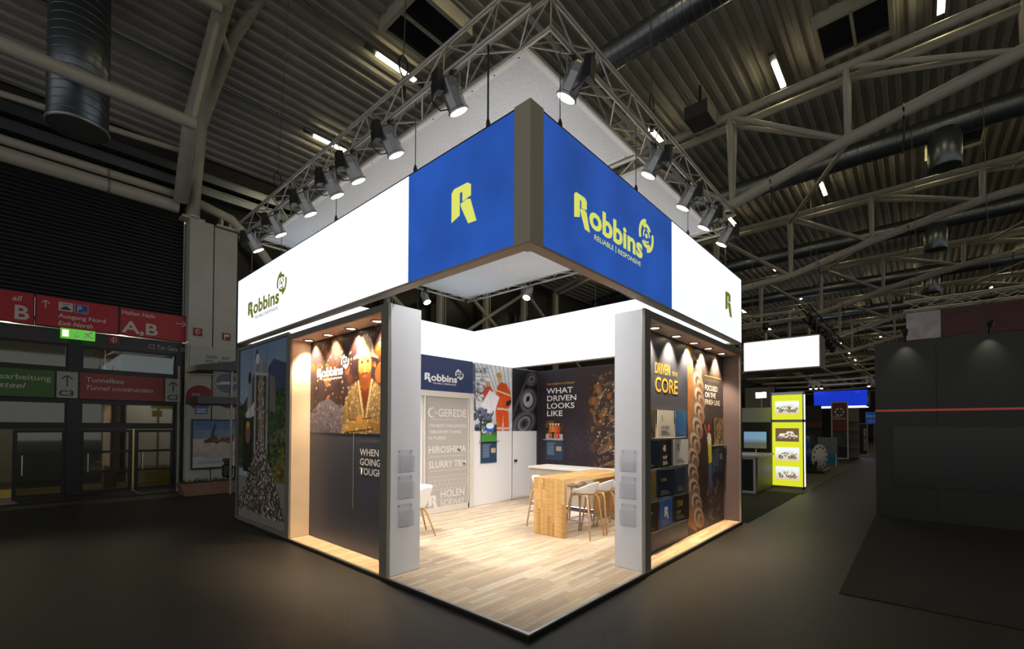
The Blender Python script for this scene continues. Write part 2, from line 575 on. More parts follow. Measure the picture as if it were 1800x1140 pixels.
# ---- signs of the gate
RED = mat('red_sign_face', '8e1220', .45, emit='8e1220', estr=.06)
SINK = mat('sign_white_ink', 'b9b6b4', .5)
DIMW = mat('sign_white_panel', '8f8f8d', .5)
def sign(name, x0, x1, z0, z1, m, label, y=YW - .1, d=.09):
    t = thing(name, label, 'sign', ((x0 + x1) / 2, y, z0))
    box('sign_box', (x0, y, z0), (x1, y + d, z1), m, t)
    MB().frame((x0 - .012, y - .006, z0 - .012), (1, 0, 0), (0, 0, 1), (0, 1, 0), x1 - x0 + .024, z1 - z0 + .024, .02, .1).build('edge_trim', FRAME, t)
    return t
U = (1, 0, 0)
def arrow(o, d, s, m, parent, n=(0, -1, 0), name='arrow'):
    # stroke arrow, d = pointing direction in the sign plane
    o, d = Vector(o), Vector(d)
    n = Vector(n)
    p = n.cross(d)
    b_ = MB()
    b_.obox(o - d * s * .5 - p * s * .05, d * s, p * s * .1, n * .003)
    for q in (1, -1):
        e = (-d + p * q * .9).normalized()
        b_.obox(o + d * s * .5, e * s * .5, (p * q + d * .9).normalized() * s * .1, n * .003)
    return b_.build(name, m, parent)
t = sign('direction_sign', -3.92, -2.43, 4.12, 4.84, RED, 'red hall direction sign ending in a large letter B beside the taxi sign')
text('lettering', 'all', (-2.78, YW - .1, 4.62), U, .12, SINK, t, bold=.02, italic=.2)
text('lettering', 'B', (-2.76, YW - .1, 4.2), U, .32, SINK, t, bold=.03)
text('lettering', 'A,', (-3.5, YW - .1, 4.2), U, .32, SINK, t, bold=.03)
t = sign('direction_sign', -2.40, -.91, 4.12, 4.84, RED, 'red sign reading Ausgang Nord Exit North with taxi and parking symbols')
arrow((-2.24, YW - .1, 4.63), (0, 0, 1), .18, SINK, t)
b_ = box('taxi_plate', (-2.02, YW - .106, 4.53), (-1.77, YW - .1, 4.74), SINK, t)
MB().prism([(-.09, 0), (.09, 0), (.09, .035), (.055, .04), (.035, .08), (-.035, .08), (-.055, .04), (-.09, .035)], (-1.895, YW - .107, 4.56), U, (0, 0, 1), (0, -1, 0), .003).build('car_symbol', BLACK, t)
text('lettering', 'TAXI', (-1.965, YW - .107, 4.67), U, .045, BLACK, t, bold=.02)
box('parking_plate', (-1.74, YW - .106, 4.53), (-1.49, YW - .1, 4.74), SINK, t)
box('parking_field', (-1.73, YW - .109, 4.54), (-1.50, YW - .106, 4.73), mat('parking_blue', '1d3f93', .5), t)
text('lettering', 'P', (-1.70, YW - .11, 4.57), U, .13, SINK, t, bold=.02)
text('lettering', '2-4', (-1.60, YW - .11, 4.55), U, .04, SINK, t)
text('lettering', 'Ausgang Nord', (-2.02, YW - .1, 4.36), U, .1, SINK, t, width=.86, bold=.02)
text('lettering', 'Exit North', (-2.02, YW - .1, 4.18), U, .1, SINK, t, width=.62, bold=.02, italic=.2)
t = sign('direction_sign', -.88, .61, 4.12, 4.84, RED, 'red sign reading Hallen Halls A,B beside the pale column')
text('lettering', 'Hallen', (-.84, YW - .1, 4.67), U, .1, SINK, t, width=.36, bold=.02)
text('lettering', 'Halls', (-.43, YW - .1, 4.67), U, .1, SINK, t, width=.28, bold=.02, italic=.2)
text('lettering', 'A,B', (-.84, YW - .1, 4.2), U, .3, SINK, t, width=.76, bold=.03)
arrow((.43, YW - .1, 4.62), (1, 0, 0), .22, SINK, t)
GREEN = mat('green_sign_face', '2f5a1e', .5)
BRICK = mat('dull_red_sign_face', '7c2b28', .5)
t = sign('hall_sign', -4.4, -2.05, 2.4, 3.06, GREEN, 'green lower sign ending in the word steel', YW - .06, .05)
text('lettering', 'bearbeitung', (-3.05, YW - .06, 2.8), U, .13, SINK, t, width=.93)
text('lettering', 'steel', (-2.95, YW - .06, 2.6), U, .13, SINK, t, width=.42, italic=.25)
t = sign('arrow_sign', -2.03, -1.64, 2.4, 3.06, DIMW, 'white C3 arrow sign beside the green sign', YW - .06, .05)
arrow((-1.84, YW - .06, 2.82), (0, 0, 1), .26, BLACK, t)
text('lettering', 'C3', (-1.98, YW - .06, 2.46), U, .13, BLACK, t, width=.26, bold=.04)
t = sign('hall_sign', -1.62, .08, 2.4, 3.06, BRICK, 'dull red sign reading Tunnelbau Tunnel construction', YW - .06, .05)
text('lettering', 'Tunnelbau', (-1.5, YW - .06, 2.83), U, .12, SINK, t, width=.72)
text('lettering', 'Tunnel construction', (-1.5, YW - .06, 2.63), U, .12, SINK, t, width=1.34, italic=.25)
t = sign('arrow_sign', .1, .48, 2.4, 3.06, DIMW, 'white C3 arrow sign next to the column', YW - .06, .05)
arrow((.29, YW - .06, 2.82), (0, 0, 1), .26, BLACK, t)
text('lettering', 'C3', (.16, YW - .06, 2.46), U, .13, BLACK, t, width=.26, bold=.04)
t = thing('exit_sign', 'lit green emergency exit sign under the red signs', 'exit sign', (-1.6, YW - .2, 3.9))
box('light_box', (-1.98, YW - .2, 3.86), (-1.36, YW - .1, 4.1), mat('exit_green', '3f8f2c', .4, emit='58b63a', estr=.9), t)
box('lit_field', (-1.95, YW - .204, 3.9), (-1.84, YW - .2, 4.06), mat('exit_white', 'ffffff', .4, emit='ffe9b8', estr=1.6), t)
arrow((-1.7, YW - .2, 3.98), (0, 0, -1), .16, WINK, t)
b_ = MB()
b_.prism([(0, .1), (.05, .13), (.09, .12), (.14, .15), (.15, .13), (.1, .09), (.13, .05), (.2, .03), (.2, .01), (.11, .02), (.08, .05), (.03, 0), (0, .01), (.05, .06), (.05, .09)], (-1.58, YW - .2, 3.9), U, (0, 0, 1), (0, -1, 0), .004)
b_.lathe([(.022, 0), (.022, .004)], (-1.43, YW - .2, 4.06), (0, -1, 0), 10)
b_.build('running_figure', WINK, t)
def fire_sign(x, z, y, lab, kind):
    t = thing('fire_sign', lab, 'sign', (x, y, z))
    box('plate', (x - .11, y - .01, z), (x + .11, y, z + .22), mat('fire_red', '7a0f18', .5), t)
    b_ = MB()
    if kind:
        b_.prism([(-.06, .02), (-.03, .02), (-.03, .1), (.07, .1), (.07, .17), (-.06, .17)], (x, y - .012, z + .01), U, (0, 0, 1), (0, -1, 0), .003)
    else:
        b_.tube([(x + .05 * math.cos(a), y - .013, z + .12 + .06 * math.sin(a)) for a in [i * .5 - 1 for i in range(11)]], .01, 6)
        b_.box((x - .02, y - .014, z + .03), (x + .0, y - .01, z + .15))
    b_.build('symbol', SINK, t)
fire_sign(.78, 4.3, 12.94, 'small red fire hose sign on the pale column', 0)
fire_sign(1.5, 4.27, 12.94, 'small red fire alarm sign on the column near the stand', 1)
fire_sign(-.98, 3.85, YW - .03, 'small red fire hose sign under the red hall signs', 0)

# information boards on the column
t = thing('hall_map_board', 'white hall plan board mounted on the pale column', 'board', (1.15, 12.9, 3.2))
box('board', (.6, 12.9, 3.2), (1.72, 12.94, 4.02), mat('board_white', '9b9b99', .5), t)
b_ = MB()
for i in range(4):
    for j in range(6):
        if (i * 7 + j * 3) % 5:
            b_.box((.98 + j * .1, 12.895, 3.3 + i * .13), (1.06 + j * .1, 12.9, 3.38 + i * .13))
b_.build('plan_print', GREYINK, t)['kind'] = 'stuff'
for (x, z, lab) in ((.86, 2.55, 'round red disc sign on the column, left of the shelter sign'), (1.6, 2.6, 'round red disc sign on the column, beside the grey stand edge')):
    t = thing('disc_sign', lab, 'sign', (x, 12.9, z))
    MB().lathe([(.34, 0), (.34, .02)], (x, 12.94, z), (0, -1, 0), 28).build('disc', mat('disc_red', '6d1119', .5), t)
    text('lettering', 'Halle\nHall', (x - .2, 12.918, z + .05), U, .07, SINK, t)
pr = Print(1.06, 1.34, 60)
pr.vgrad('8a7f74', 'b0a79c', 0, .6)
pr.mix((pr.y > .62) * 1., '6f8196').mix((pr.y > .8) * .7, '4a6a9a')
pr.tex(6, .25, 3)
pr.poly([(.25, .58), (.4, .6), (.42, .75), (.5, .95), (.54, .94), (.48, .7), (.6, .6), (.9, .62), (.92, .7), (.96, .7), (.96, .55), (.25, .52)], '4a4038')
pr.blobs(40, (.3, .52, .9, .62), (.02, .05), ['3a332d', '6b5d4e', '8a2f25'], 5)
pr.mix((pr.y < .24) * 1., 'a9a9aa')
for i in range(4):
    pr.line((.12, .16 - i * .035), (.88, .16 - i * .035), .008, '6a6a70')
t = thing('poster_board', 'framed poster of an excavator on a gravel field on the column', 'poster', (1.2, 12.85, .5))
box('frame', (.66, 12.86, .5), (1.78, 12.92, 1.92), BLACK, t)
pr.build('print', (.69, 12.86, .54), U, t, (0, -1, 0))
text('lettering', 'Tough Like A Truck', (.92, 12.855, .8), U, .05, GREYINK, t, width=.62)

# shelter kiosk: two flat canopies on thin posts
t = thing('kiosk_shelter', 'dark kiosk shelter with two flat canopies on thin posts', 'shelter', (.9, 11, 0))
SH = mat('shelter_black', '191a1b', .5)
MB().prism([(0, 0), (1.6, .08), (1.6, .46), (0, .12)], (.26, 10.7, 3.1), U, (0, 0, 1), (0, 1, 0), 1.1).build('upper_canopy', SH, t)
MB().box((.27, 10.7, 2.28), (1.8, 11.8, 2.46)).build('lower_canopy', SH, t)
for (x, yy) in ((1.02, 10.3), (.2, 11.7), (1.6, 11.7)):
    rod('post', (x, yy + .45, 0), (x, yy + .45, 3.3), .03, ALUD, t)
t = thing('round_logo_sign', 'grey board with a round blue ball emblem between the canopies', 'sign', (.8, 10.75, 2.46))
box('board', (.62, 10.78, 2.461), (1.2, 10.82, 3.11), mat('grey_board', '6b655c', .6), t)
MB().lathe([(.24, 0), (.24, .012)], (.92, 10.78, 2.82), (0, -1, 0), 28).build('ball', mat('ball_blue', '20303c', .5), t)
MB().prism([(-.25, -.05), (.25, .02), (.25, .09), (-.25, .02)], (.92, 10.766, 2.8), U, (0, 0, 1), (0, -1, 0), .003).build('band', GREYINK, t)
text('lettering', 'HANDAS', (.77, 10.76, 2.79), U, .07, SINK, t, width=.3, bold=.02)
for x, z, lab in ((.27, 2.02, 'small blue notice hanging from the shelter by the doors'), (1.5, 2.08, 'small blue notice hanging from the shelter by the stand')):
    t = thing('blue_notice', lab, 'notice', (x, 10.9, z))
    box('plate', (x, 10.88, z), (x + .26, 10.9, z + .2), mat('notice_blue', '1c3f6e', .5), t)
    b_ = MB()
    for i in range(2):
        b_.box((x + .03, 10.875, z + .05 + i * .06), (x + .22, 10.88, z + .07 + i * .06))
    b_.build('print_lines', SINK, t)
t = thing('planter_box', 'long wooden planter with low green plants under the poster', 'planter', (.8, 11.3, 0))
MB().prism([(0, 0), (1.7, 0), (1.8, .3), (-.1, .3)], (.12, 11.0, 0), U, (0, 0, 1), (0, 1, 0), .5).build('trough', mat('planter_wood', '6d4f3d', .7, noise=(3, .2), stretch=(1, 8, 8)), t)
b_ = MB()
R = random.Random(3)
for i in range(260):
    x, yy = R.uniform(.1, 1.8), R.uniform(11.05, 11.45)
    a = R.uniform(0, 2 * PI)
    d = Vector((math.cos(a), math.sin(a), R.uniform(.6, 1.6))) * R.uniform(.05, .1)
    s_ = Vector((-math.sin(a), math.cos(a), 0)) * .015
    p = Vector((x, yy, .28))
    b_.add([p - s_, p + s_, p + d + s_ * .3, p + d - s_ * .3], [(0, 1, 2, 3)])
b_.build('foliage', mat('planter_leaves', '33422a', .7), t)['kind'] = 'stuff'
t = thing('waste_bin', 'small black bin hanging above the planter', 'bin', (1.28, 11.9, .3))
MB().lathe([(.11, 0), (.13, .05), (.13, .32), (.08, .36), (.08, .42), (.12, .44), (.12, .5), (.02, .52)], (1.28, 11.9, .32), n=14).build('body', BLACK, t)
rod('stand', (1.28, 11.9, 0), (1.28, 11.9, .34), .03, BLACK, t)

# ------------------------------------------------------------------ roof trusses
def chord_z(y):
    pts = [(-40, 10.0), (-20, 10.0), (-8, 9.8), (-4, 9.44), (-1.2, 8.86), (1.35, 8.15), (4, 7.9), (8, 7.8), (13, 7.9)]
    for (a, za), (b, zb) in zip(pts, pts[1:]):
        if a <= y <= b:
            return za + (zb - za) * (y - a) / (b - a) - .33
    return 9.67
def top_z(y):
    return min(10.12, roof_z(y) - .3)
NTH = ['first', 'second', 'third', 'fourth', 'fifth', 'sixth', 'seventh', 'eighth', 'ninth', 'tenth', 'eleventh']
XT = [10.3 + 7.75 * i for i in range(11)]
nodes = [12.9, 10.4, 7.4, 4.2, 1.35, -1.2, -4, -7.3, -10.6, -13.9, -17.2, -20.5, -24, -28]
for i, x in enumerate(XT):
    t = thing('roof_truss', 'pale tubular steel roof truss, %s one beyond the lit stand' % NTH[i], 'truss', (x, 0, 10), group='roof trusses')
    n = 10 if i < 3 else 6
    for a, b in zip(nodes, nodes[1:]):
        rod('bottom_chord', (x, a, chord_z(a)), (x, b, chord_z(b)), .14, TUBE, t, n)
        for dx in (-.25, .25):
            rod('top_chord', (x + dx, a, top_z(a)), (x + dx, b, top_z(b)), .1, TUBE, t, n)
        if a > 12:
            continue
        for dx in (-.25, .25):
            rod('diagonal', (x + dx, a, top_z(a)), (x, b, chord_z(b)), .065, TUBE, t, 6)
            if i < 5:
                rod('web_post', (x + dx, b, top_z(b)), (x, b, chord_z(b)), .075, TUBE, t, 6)
        if i < 5:
            rod('cross_tie', (x - .25, b, top_z(b)), (x + .25, b, top_z(b)), .05, TUBE, t, 6)
    if i < 5:
        for (yy, dy) in ((.4, 0), (-2.2, 0), (-5.5, 0)):
            b_ = MB()
            b_.tube([(x - .02, yy, chord_z(yy) + .16), (x - .17, yy, chord_z(yy)), (x, yy, chord_z(yy) - .17), (x + .1, yy, chord_z(yy) - .5), (x + .06, yy + .03, chord_z(yy) - .9)], .018, 5)
            b_.build('black_strap', BLACK, t)
# horizontal braces between trusses
for i, x in enumerate(XT[:6]):
    for yy in (-1.2, -7.3):
        tag(rod('roof_brace', (x + .1, yy, chord_z(yy)), (x + 7.65, yy + 2.6, top_z(yy) - .2), .06, TUBE, None, 6), 'slender steel tube linking two neighbouring roof trusses', 'brace', 'braces between roof trusses')
# near truss over the column: leg tubes
t = thing('roof_truss', 'big leaning tubes of the roof truss landing on the pale wall column', 'truss', (.5, 12.8, 7.8))
for pts, r in ((((.3, 12.8, 7.95), (.2, 11.5, 9.5), (.07, 8.3, 10.6), (.05, 4, 11.0)), .165), (((.66, 13.0, 7.7), (.64, 12.6, 8.9), (.58, 12, 9.9), (.45, 9.1, 10.5), (.62, 8, 10.8), (.7, 4, 11.1)), .13)):
    MB().tube(pts, r, 14).build('leg_tube', TUBE, t, True)
rod('stub', (.66, 13.0, 7.66), (.66, 13.0, 9.6), .14, TUBE, t, 14)
rod('web_tube', (.07, 8.8, 10.45), (.45, 9.4, 10.3), .07, TUBE, t)
MB().tube([(.62, 13.1, 8.2), (1.6, 13.0, 7.95), (2.4, 12.9, 7.2), (3.6, 12.8, 5.6)], .13, 12).build('knee_tube', TUBE, t, True)
for (a, b, r, lab) in (((-6, 8.8, 7.95), (-.3, 8.8, 8.0), .12, 'horizontal steel tube crossing in front of the big dark duct'), ((-6, 8.2, 10.1), (.0, 8.3, 10.35), .1, 'higher horizontal purlin tube meeting the leaning truss leg'),
                       ((-6, 12.5, 8.75), (.2, 12.3, 9.1), .07, 'thin grey tie tube below the purlin')):
    tag(rod('purlin_tube', a, b, r, TUBE, None, 12), lab, 'tube')
tag(rod('purlin_tube', (-.36, 8.8, 8.0), (.06, 8.7, 10.4), .05, TUBE, None), 'slim hanger tube joining the crossing tube to the truss leg', 'tube')
tag(rod('purlin_tube', (-3.2, 8.8, 8.0), (-3.0, 8.5, 10.4), .06, TUBE, None), 'slim hanger tube near the big dark duct', 'tube')

# ducts
def duct(pts, r, lab, rings=True, grp=None):
    t = thing('ventilation_duct', lab, 'duct', pts[0], group=grp)
    MB().tube(pts, r, 20).build('pipe', DUCT, t, True)
    L = 0
    b_ = MB()
    for p, q in zip(pts, pts[1:]):
        p, q = Vector(p), Vector(q)
        d = (q - p).normalized()
        L = (q - p).length
        k = 0.
        while k < L and rings:
            b_.lathe([(r + .002, 0), (r + .008, .012), (r + .002, .024)], p + d * k, d, 20)
            k += .16 if L < 14 else .3
    if rings:
        b_.build('spiral_seam', DUCT, t, True)
    return t
t = duct([(-2.0, 9.55, 10.25), (-2.0, 9.5, 7.35)], .44, 'big dark spiral duct dropping from the roof above the louvres')
MB().lathe([(.445, 0), (.465, .03), (.445, .06)], (-2.0, 9.5, 7.36), n=24).build('end_ring', CHROME, t, True)
for i in range(5):
    x = 14.4 + 7.75 * i
    t = duct([(x, 13.0, 9.6), (x, 7, 10.1), (x, -14, 10.1)], .33, 'long silver spiral duct under the roof just past the %s truss beyond the stand' % NTH[i], i < 2, 'silver roof ducts')
    MB().lathe([(.34, 0), (.36, .02), (.36, 1.0), (.3, 1.02)], (x, -3.0, 8.95), n=18).build('outlet', DUCT, t, True)
duct([(6.4, 12.8, 9.3), (6.4, 7, 10.2), (6.2, -6, 10.35)], .28, 'silver spiral duct above the spotlight truss of the stand', True)

# ceiling lights
t0 = None
for i in range(10):
    x = 3.0 + 7.75 * i if i else 3.5
    for yy in (10.5, 7.2, 3.65, .3, -2.85, -6.2, -9.6):
        z = roof_z(yy) - .14 - (.2 if i else 0)
        if t0 is None:
            t0 = thing('ceiling_light', 'strip light glowing under the corrugated hall roof', 'light', (0, 0, 0), group='strip lights under the roof')
            MB().box((-.85, -.07, 0), (.85, .07, .07)).build('tray', DUCT, t0)
            MB().box((-.55, -.06, -.03), (.55, .06, -.001)).build('tube', BULB, t0)
            o = t0
        else:
            o = copy_tree(t0)
        o.location = (x, yy, z)
        o['label'] = 'strip light glowing under the roof, %s' % ('in the row above the stand' if i == 0 else 'in the row of the %s truss beyond the stand' % NTH[i - 1])
        o['group'] = 'roof strip lights, row %s' % NTH[i]
        if i == 0:
            rail = rod('cable_rail', (-13, yy, z + .08), (x - .85, yy, z + .08), .03, DUCT, None)
            tag(rail, 'thin conduit rail leading to a roof strip light', 'rail', 'conduit rails under the roof')
# roof hatches
HATCH = mat('hatch_glass', '1d2328', .2)
for (x, yy, lab) in ((10.6, -1.3, 'dark roof hatch with pale frame beside a strip light'), (3.4, 5.9, 'dark roof hatch above the spotlight truss of the stand'), (18.2, -3.4, 'dark roof hatch above the second roof truss'), (26, -3.6, 'dark roof hatch above the third roof truss')):
    z = roof_z(yy) - .3
    t = thing('roof_hatch', lab, 'hatch', (x, yy, z))
    MB().frame((x - .75, yy - .75, z), (1, 0, 0), (0, 1, 0), (0, 0, 1), 1.5, 1.5, .1, .35).build('frame', TUBE, t)
    box('pane', (x - .65, yy - .65, z + .1), (x + .65, yy + .65, z + .12), HATCH, t)
    box('crossbar', (x - .65, yy - .03, z + .02), (x + .65, yy + .03, z + .08), TUBE, t)
t = thing('loudspeaker', 'grey loudspeaker box strapped to a roof truss tube', 'loudspeaker', (9.4, 1.9, 9.95))
box('cabinet', (9.1, 1.6, 9.9), (9.8, 2.2, 10.25), mat('speaker_grey', '3c3b38', .7), t)
rod('bracket', (9.45, 1.9, 10.25), (9.45, 1.9, 10.9), .03, BLACK, t)

# ------------------------------------------------------------------ stand platform
plat = thing('stand_platform', 'raised exhibition floor of pale oak strips with aluminium edge', 'platform', (3, 3.5, 0))
box('base', (.015, .015, .0), (5.985, 6.985, .036), BLACK, plat)
TONES = [mat('oak_strip_%s' % n, c, .42, noise=(6, .13), stretch=(1, 14, 1)) for n, c in (('pale', 'cbb79c'), ('sand', 'c2ad91'), ('grey', 'b7a48b'), ('warm', 'c4aa88'), ('light', 'd1bfa5'), ('taupe', 'b09c84'))]
strips = []
SW = .065
for j in range(int(4.66 / SW) + 1):
    y0 = .03 + j * SW
    y1 = min(y0 + SW - .0015, 4.66)
    x = .03 - rng.uniform(0, .5)
    while x < 5.97:
        L = rng.choice((.36, .48, .6))
        a, b = max(x, .03), min(x + L - .0015, 5.97)
        if b - a > .02 and y1 > y0:
            strips.append((math.hypot(a + 2.83, y0 + 2.34), a, b, y0, y1, rng.randrange(6), L))
        x += L
strips.sort()
SM = {}
for (d, a, b, y0, y1, tn, L) in strips[:300]:
    full = b - a > L - .01
    key = (tn, L)
    if full:
        if key not in SM:
            SM[key] = MB().box((0, 0, 0), (L - .0015, SW - .0015, .014)).mesh('floor_strip', TONES[tn])
        o = bpy.data.objects.new('floor_strip', SM[key])
    else:
        o = bpy.data.objects.new('floor_strip', MB().box((0, 0, 0), (b - a, y1 - y0, .014)).mesh('floor_strip', TONES[tn]))
    o.location = (a, y0, .036)
    link(o, plat)
b_ = MB()
for (d, a, b, y0, y1, tn, L) in strips[300:]:
    b_.box((a, y0, .036), (b, y1, .05), tn)
b_.build('floor_strips_beyond', TONES, plat)['kind'] = 'stuff'
MB().box((0, 0, .04), (6, .03, .053)).box((0, .03, .04), (.03, 7, .053)).build('edge_trim', ALU, plat)
MB().box((-.004, -.004, 0), (6.004, .014, .04)).box((-.004, .014, 0), (.014, 7.004, .04)).build('edge_skirt', BLACK, plat)

# ------------------------------------------------------------------ logo lettering
def logo(o, u, wd, ink, parent, n, tagink=None, tagline=True, full=True):
    """stylised wordmark, wd = width of the word; o = lower left of the letters"""
    o, u, n = Vector(o), Vector(u), Vector(n)
    v = Vector((0, 0, 1))
    H = wd * .165 if full else wd
    A = [(0, -.02), (0, .9), (.1, 1.0), (.66, 1.0), (.8, .9), (.8, .56), (.46, .5), (.46, .8), (.34, .8), (.34, .1)]
    B = [(.38, .44), (.62, .5), (.78, .46), (1.02, -.28), (.7, -.26), (.42, .3)]
    for nm, P in (('letter_stem', A), ('letter_leg', B)):
        MB().prism([(x * H * 1.12, y * H * 1.02) for x, y in P], o + n * .001, u, v, n, .004).build(nm, ink, parent)
    if not full:
        return
    text('wordmark', 'obbins', o + u * wd * .183, u, H * .99, ink, parent, width=wd * .815, bold=.045, n=n)
    if tagline:
        tz = o - v * wd * .075
        tk = tagink or ink
        text('tagline', 'RELIABLE', tz + u * wd * .25, u, wd * .037, tk, parent, width=wd * .27, bold=.008, n=n)
        MB().obox(tz + u * wd * .552 - v * wd * .008, u * wd * .005, v * wd * .053, n * .003).build('tagline_divider', tk, parent)
        text('tagline', 'RESPONSIVE', tz + u * wd * .59, u, wd * .037, tk, parent, width=wd * .375, bold=.008, n=n)
    c = o + u * wd * 1.07 + v * wd * .21
    R0 = wd * .13
    for (r0, r1, a0, a1) in ((.8, 1.05, 95, 200), (.8, 1.05, 275, 380), (.55, .78, 40, 130), (.55, .78, 220, 310), (.36, .46, 0, 75), (.36, .46, 120, 195), (.36, .46, 240, 315), (0, .15, 0, 360)):
        k = 14
        out = [(r1 * R0 * math.cos(math.radians(a0 + (a1 - a0) * i / k)), r1 * R0 * math.sin(math.radians(a0 + (a1 - a0) * i / k))) for i in range(k + (a1 - a0 < 360))]
        if r0:
            out += [(r0 * R0 * math.cos(math.radians(a1 - (a1 - a0) * i / k)), r0 * R0 * math.sin(math.radians(a1 - (a1 - a0) * i / k))) for i in range(k + 1)]
        arc = MB()
        kk = k + (a1 - a0 < 360)
        if r0:
            for i in range(k):
                q = [out[i], out[i + 1], out[len(out) - 2 - i], out[len(out) - 1 - i]]
                arc.prism(q, c + n * .001, u, v, n, .004)
        else:
            arc.prism(out, c + n * .001, u, v, n, .004)
        arc.build('swirl_arc', ink, parent)

# ------------------------------------------------------------------ header light box
ZB, ZT = 3.24, 4.41
hd = thing('header_lightbox', 'hanging blue and white backlit fascia ring with lime wordmark above the stand', 'light box', (3, 3.5, ZB))
TH = .12
def panel(name, a, b, m):
    return box(name, a, b, m, hd)
e = .02
panel('blue_panel', (0, .17, ZB + e), (.02, 1.68, ZT - .01), BLUE_L)
panel('white_panel', (0, 1.685, ZB + e), (.02, 6.98, ZT - .01), WHITE_L)
panel('blue_panel', (.17, 0, ZB + e), (2.88, .02, ZT - .01), BLUE_L)
panel('white_panel', (2.885, 0, ZB + e), (5.98, .02, ZT - .01), WHITE_L)
# inner faces and far sides
panel('inner_panel', (TH - .02, TH, ZB + e), (TH, 6.88, ZT - .01), WHITE_L)
panel('inner_panel', (TH, TH - .02, ZB + e), (5.88, TH, ZT - .01), WHITE_L)
panel('inner_panel', (TH, 6.88, ZB + e), (5.88, 6.9, ZT - .01), WHITE_L)
panel('inner_panel', (5.88, TH, ZB + e), (5.9, 6.88, ZT - .01), WHITE_L)
panel('outer_panel', (0, 6.98, ZB + e), (6, 7.0, ZT - .01), WHITE_L)
panel('outer_panel', (5.98, 0, ZB + e), (6.0, 6.98, ZT - .01), WHITE_L)
box('corner_post', (-.012, -.012, ZB), (.165, .165, ZT + .008), mat('taupe_corner_cover', 'b0a998', .5), hd)
FR = mat('header_frame_taupe', 'a8988a', .5)
for a, b in (((0, 0), (6, TH)), ((0, 7 - TH), (6, 7)), ((0, TH), (TH, 7 - TH)), ((6 - TH, TH), (6, 7 - TH))):
    box('frame_bottom', (a[0], a[1], ZB - .004), (b[0], b[1], ZB + e), FR, hd)
    box('frame_top', (a[0], a[1], ZT - .01), (b[0], b[1], ZT + .004), BLACK, hd)
logo((0, 6.46, 3.67), (0, -1, 0), 1.36, OLIVE, hd, (-1, 0, 0), GREYINK)
logo((0, .975, 3.69), (0, -1, 0), .3, LIME, hd, (-1, 0, 0), full=False)
logo((.64, 0, 3.672), (1, 0, 0), 1.4, LIME, hd, (0, -1, 0))
logo((5.08, 0, 3.69), (1, 0, 0), .3, OLIVE, hd, (0, -1, 0), full=False)

# suspension wires of the header
for i, (x, yy) in enumerate(((.06, .55), (.06, 1.65), (.06, 3.4), (.06, 5.2), (.06, 6.5), (.5, .06), (2.0, .06), (3.6, .06), (5.3, .06), (5.94, 3.0), (5.94, 5.0), (1.5, 6.94), (4.0, 6.94))):
    mcl = BLKWIRE if i == 0 else WIRE
    t = thing('suspension_cable', 'thin cable holding the header light box below the truss' if i else 'black power cable running down to the blue header corner', 'cable', (x, yy, ZT), group='header suspension cables' if i else None)
    rod('wire', (x, yy, ZT + .1), (x, yy, 5.22), .009 if i == 0 else .005, mcl, t, 6)
    MB().lathe([(.012, 0), (.02, .02), (.022, .08), (.01, .12)], (x, yy, ZT + .005), n=8).build('hook', BLACK, t)

# ------------------------------------------------------------------ rigging truss
tr = thing('rigging_truss', 'square aluminium rigging truss frame above the stand carrying spotlights', 'truss', (3, 3.5, 5.2))
def truss_beam(parent, p, q, up=(0, 0, 1), s=.28, r=.024, step=.36, mm=STEEL, box4=True):
    p, q, up = Vector(p), Vector(q), Vector(up)
    d = (q - p)
    L = d.length
    d.normalize()
    sd = d.cross(up).normalized()
    cs = [sd * a * s / 2 + up * b * s / 2 for a, b in ((-1, -1), (1, -1), (1, 1), (-1, 1))]
    for c in cs:
        rod('chord', p + c, q + c, r, mm, parent, 8)
    k = max(2, int(L / step))
    for i in range(k):
        a, b = p + d * L * i / k, p + d * L * (i + 1) / k
        for j in range(4):
            c0, c1 = cs[j], cs[(j + 1) % 4]
            if (i + j) % 2:
                c0, c1 = c1, c0
            rod('lattice_bar', a + c0, b + c1, r * .38, mm, parent, 5)
ZC = 5.34
truss_beam(tr, (.14, .0, ZC), (.14, 6.95, ZC))
truss_beam(tr, (.28, .14, ZC), (5.55, .14, ZC))
truss_beam(tr, (.28, 6.8, ZC), (5.55, 6.8, ZC))
truss_beam(tr, (5.55, .0, ZC), (5.55, 6.95, ZC))
truss_beam(tr, (2.62, .28, ZC - .02), (2.62, 6.66, ZC - .02), step=.42)
for i, (x, yy) in enumerate(((.14, 2.0), (.14, 5.6), (2.6, .14), (5.55, 3.0))):
    t = thing('hoist_cable', 'steel cable with shackle lifting the rigging truss from the roof', 'cable', (x, yy, 5.5), group='truss hoist cables')
    rod('wire', (x, yy, 5.9), (x + .3, yy + .2, roof_z(yy) - .05), .007, WIRE, t, 5)
    MB().tube([(x + .06 * math.cos(a), yy, 5.85 + .12 * math.sin(a)) for a in [k * .5 for k in range(13)]], .01, 6).build('sling', BLACK, t)
    MB().lathe([(.03, 0), (.035, .1), (.02, .2)], (x, yy, 5.5), n=8).build('shackle', DARK, t)
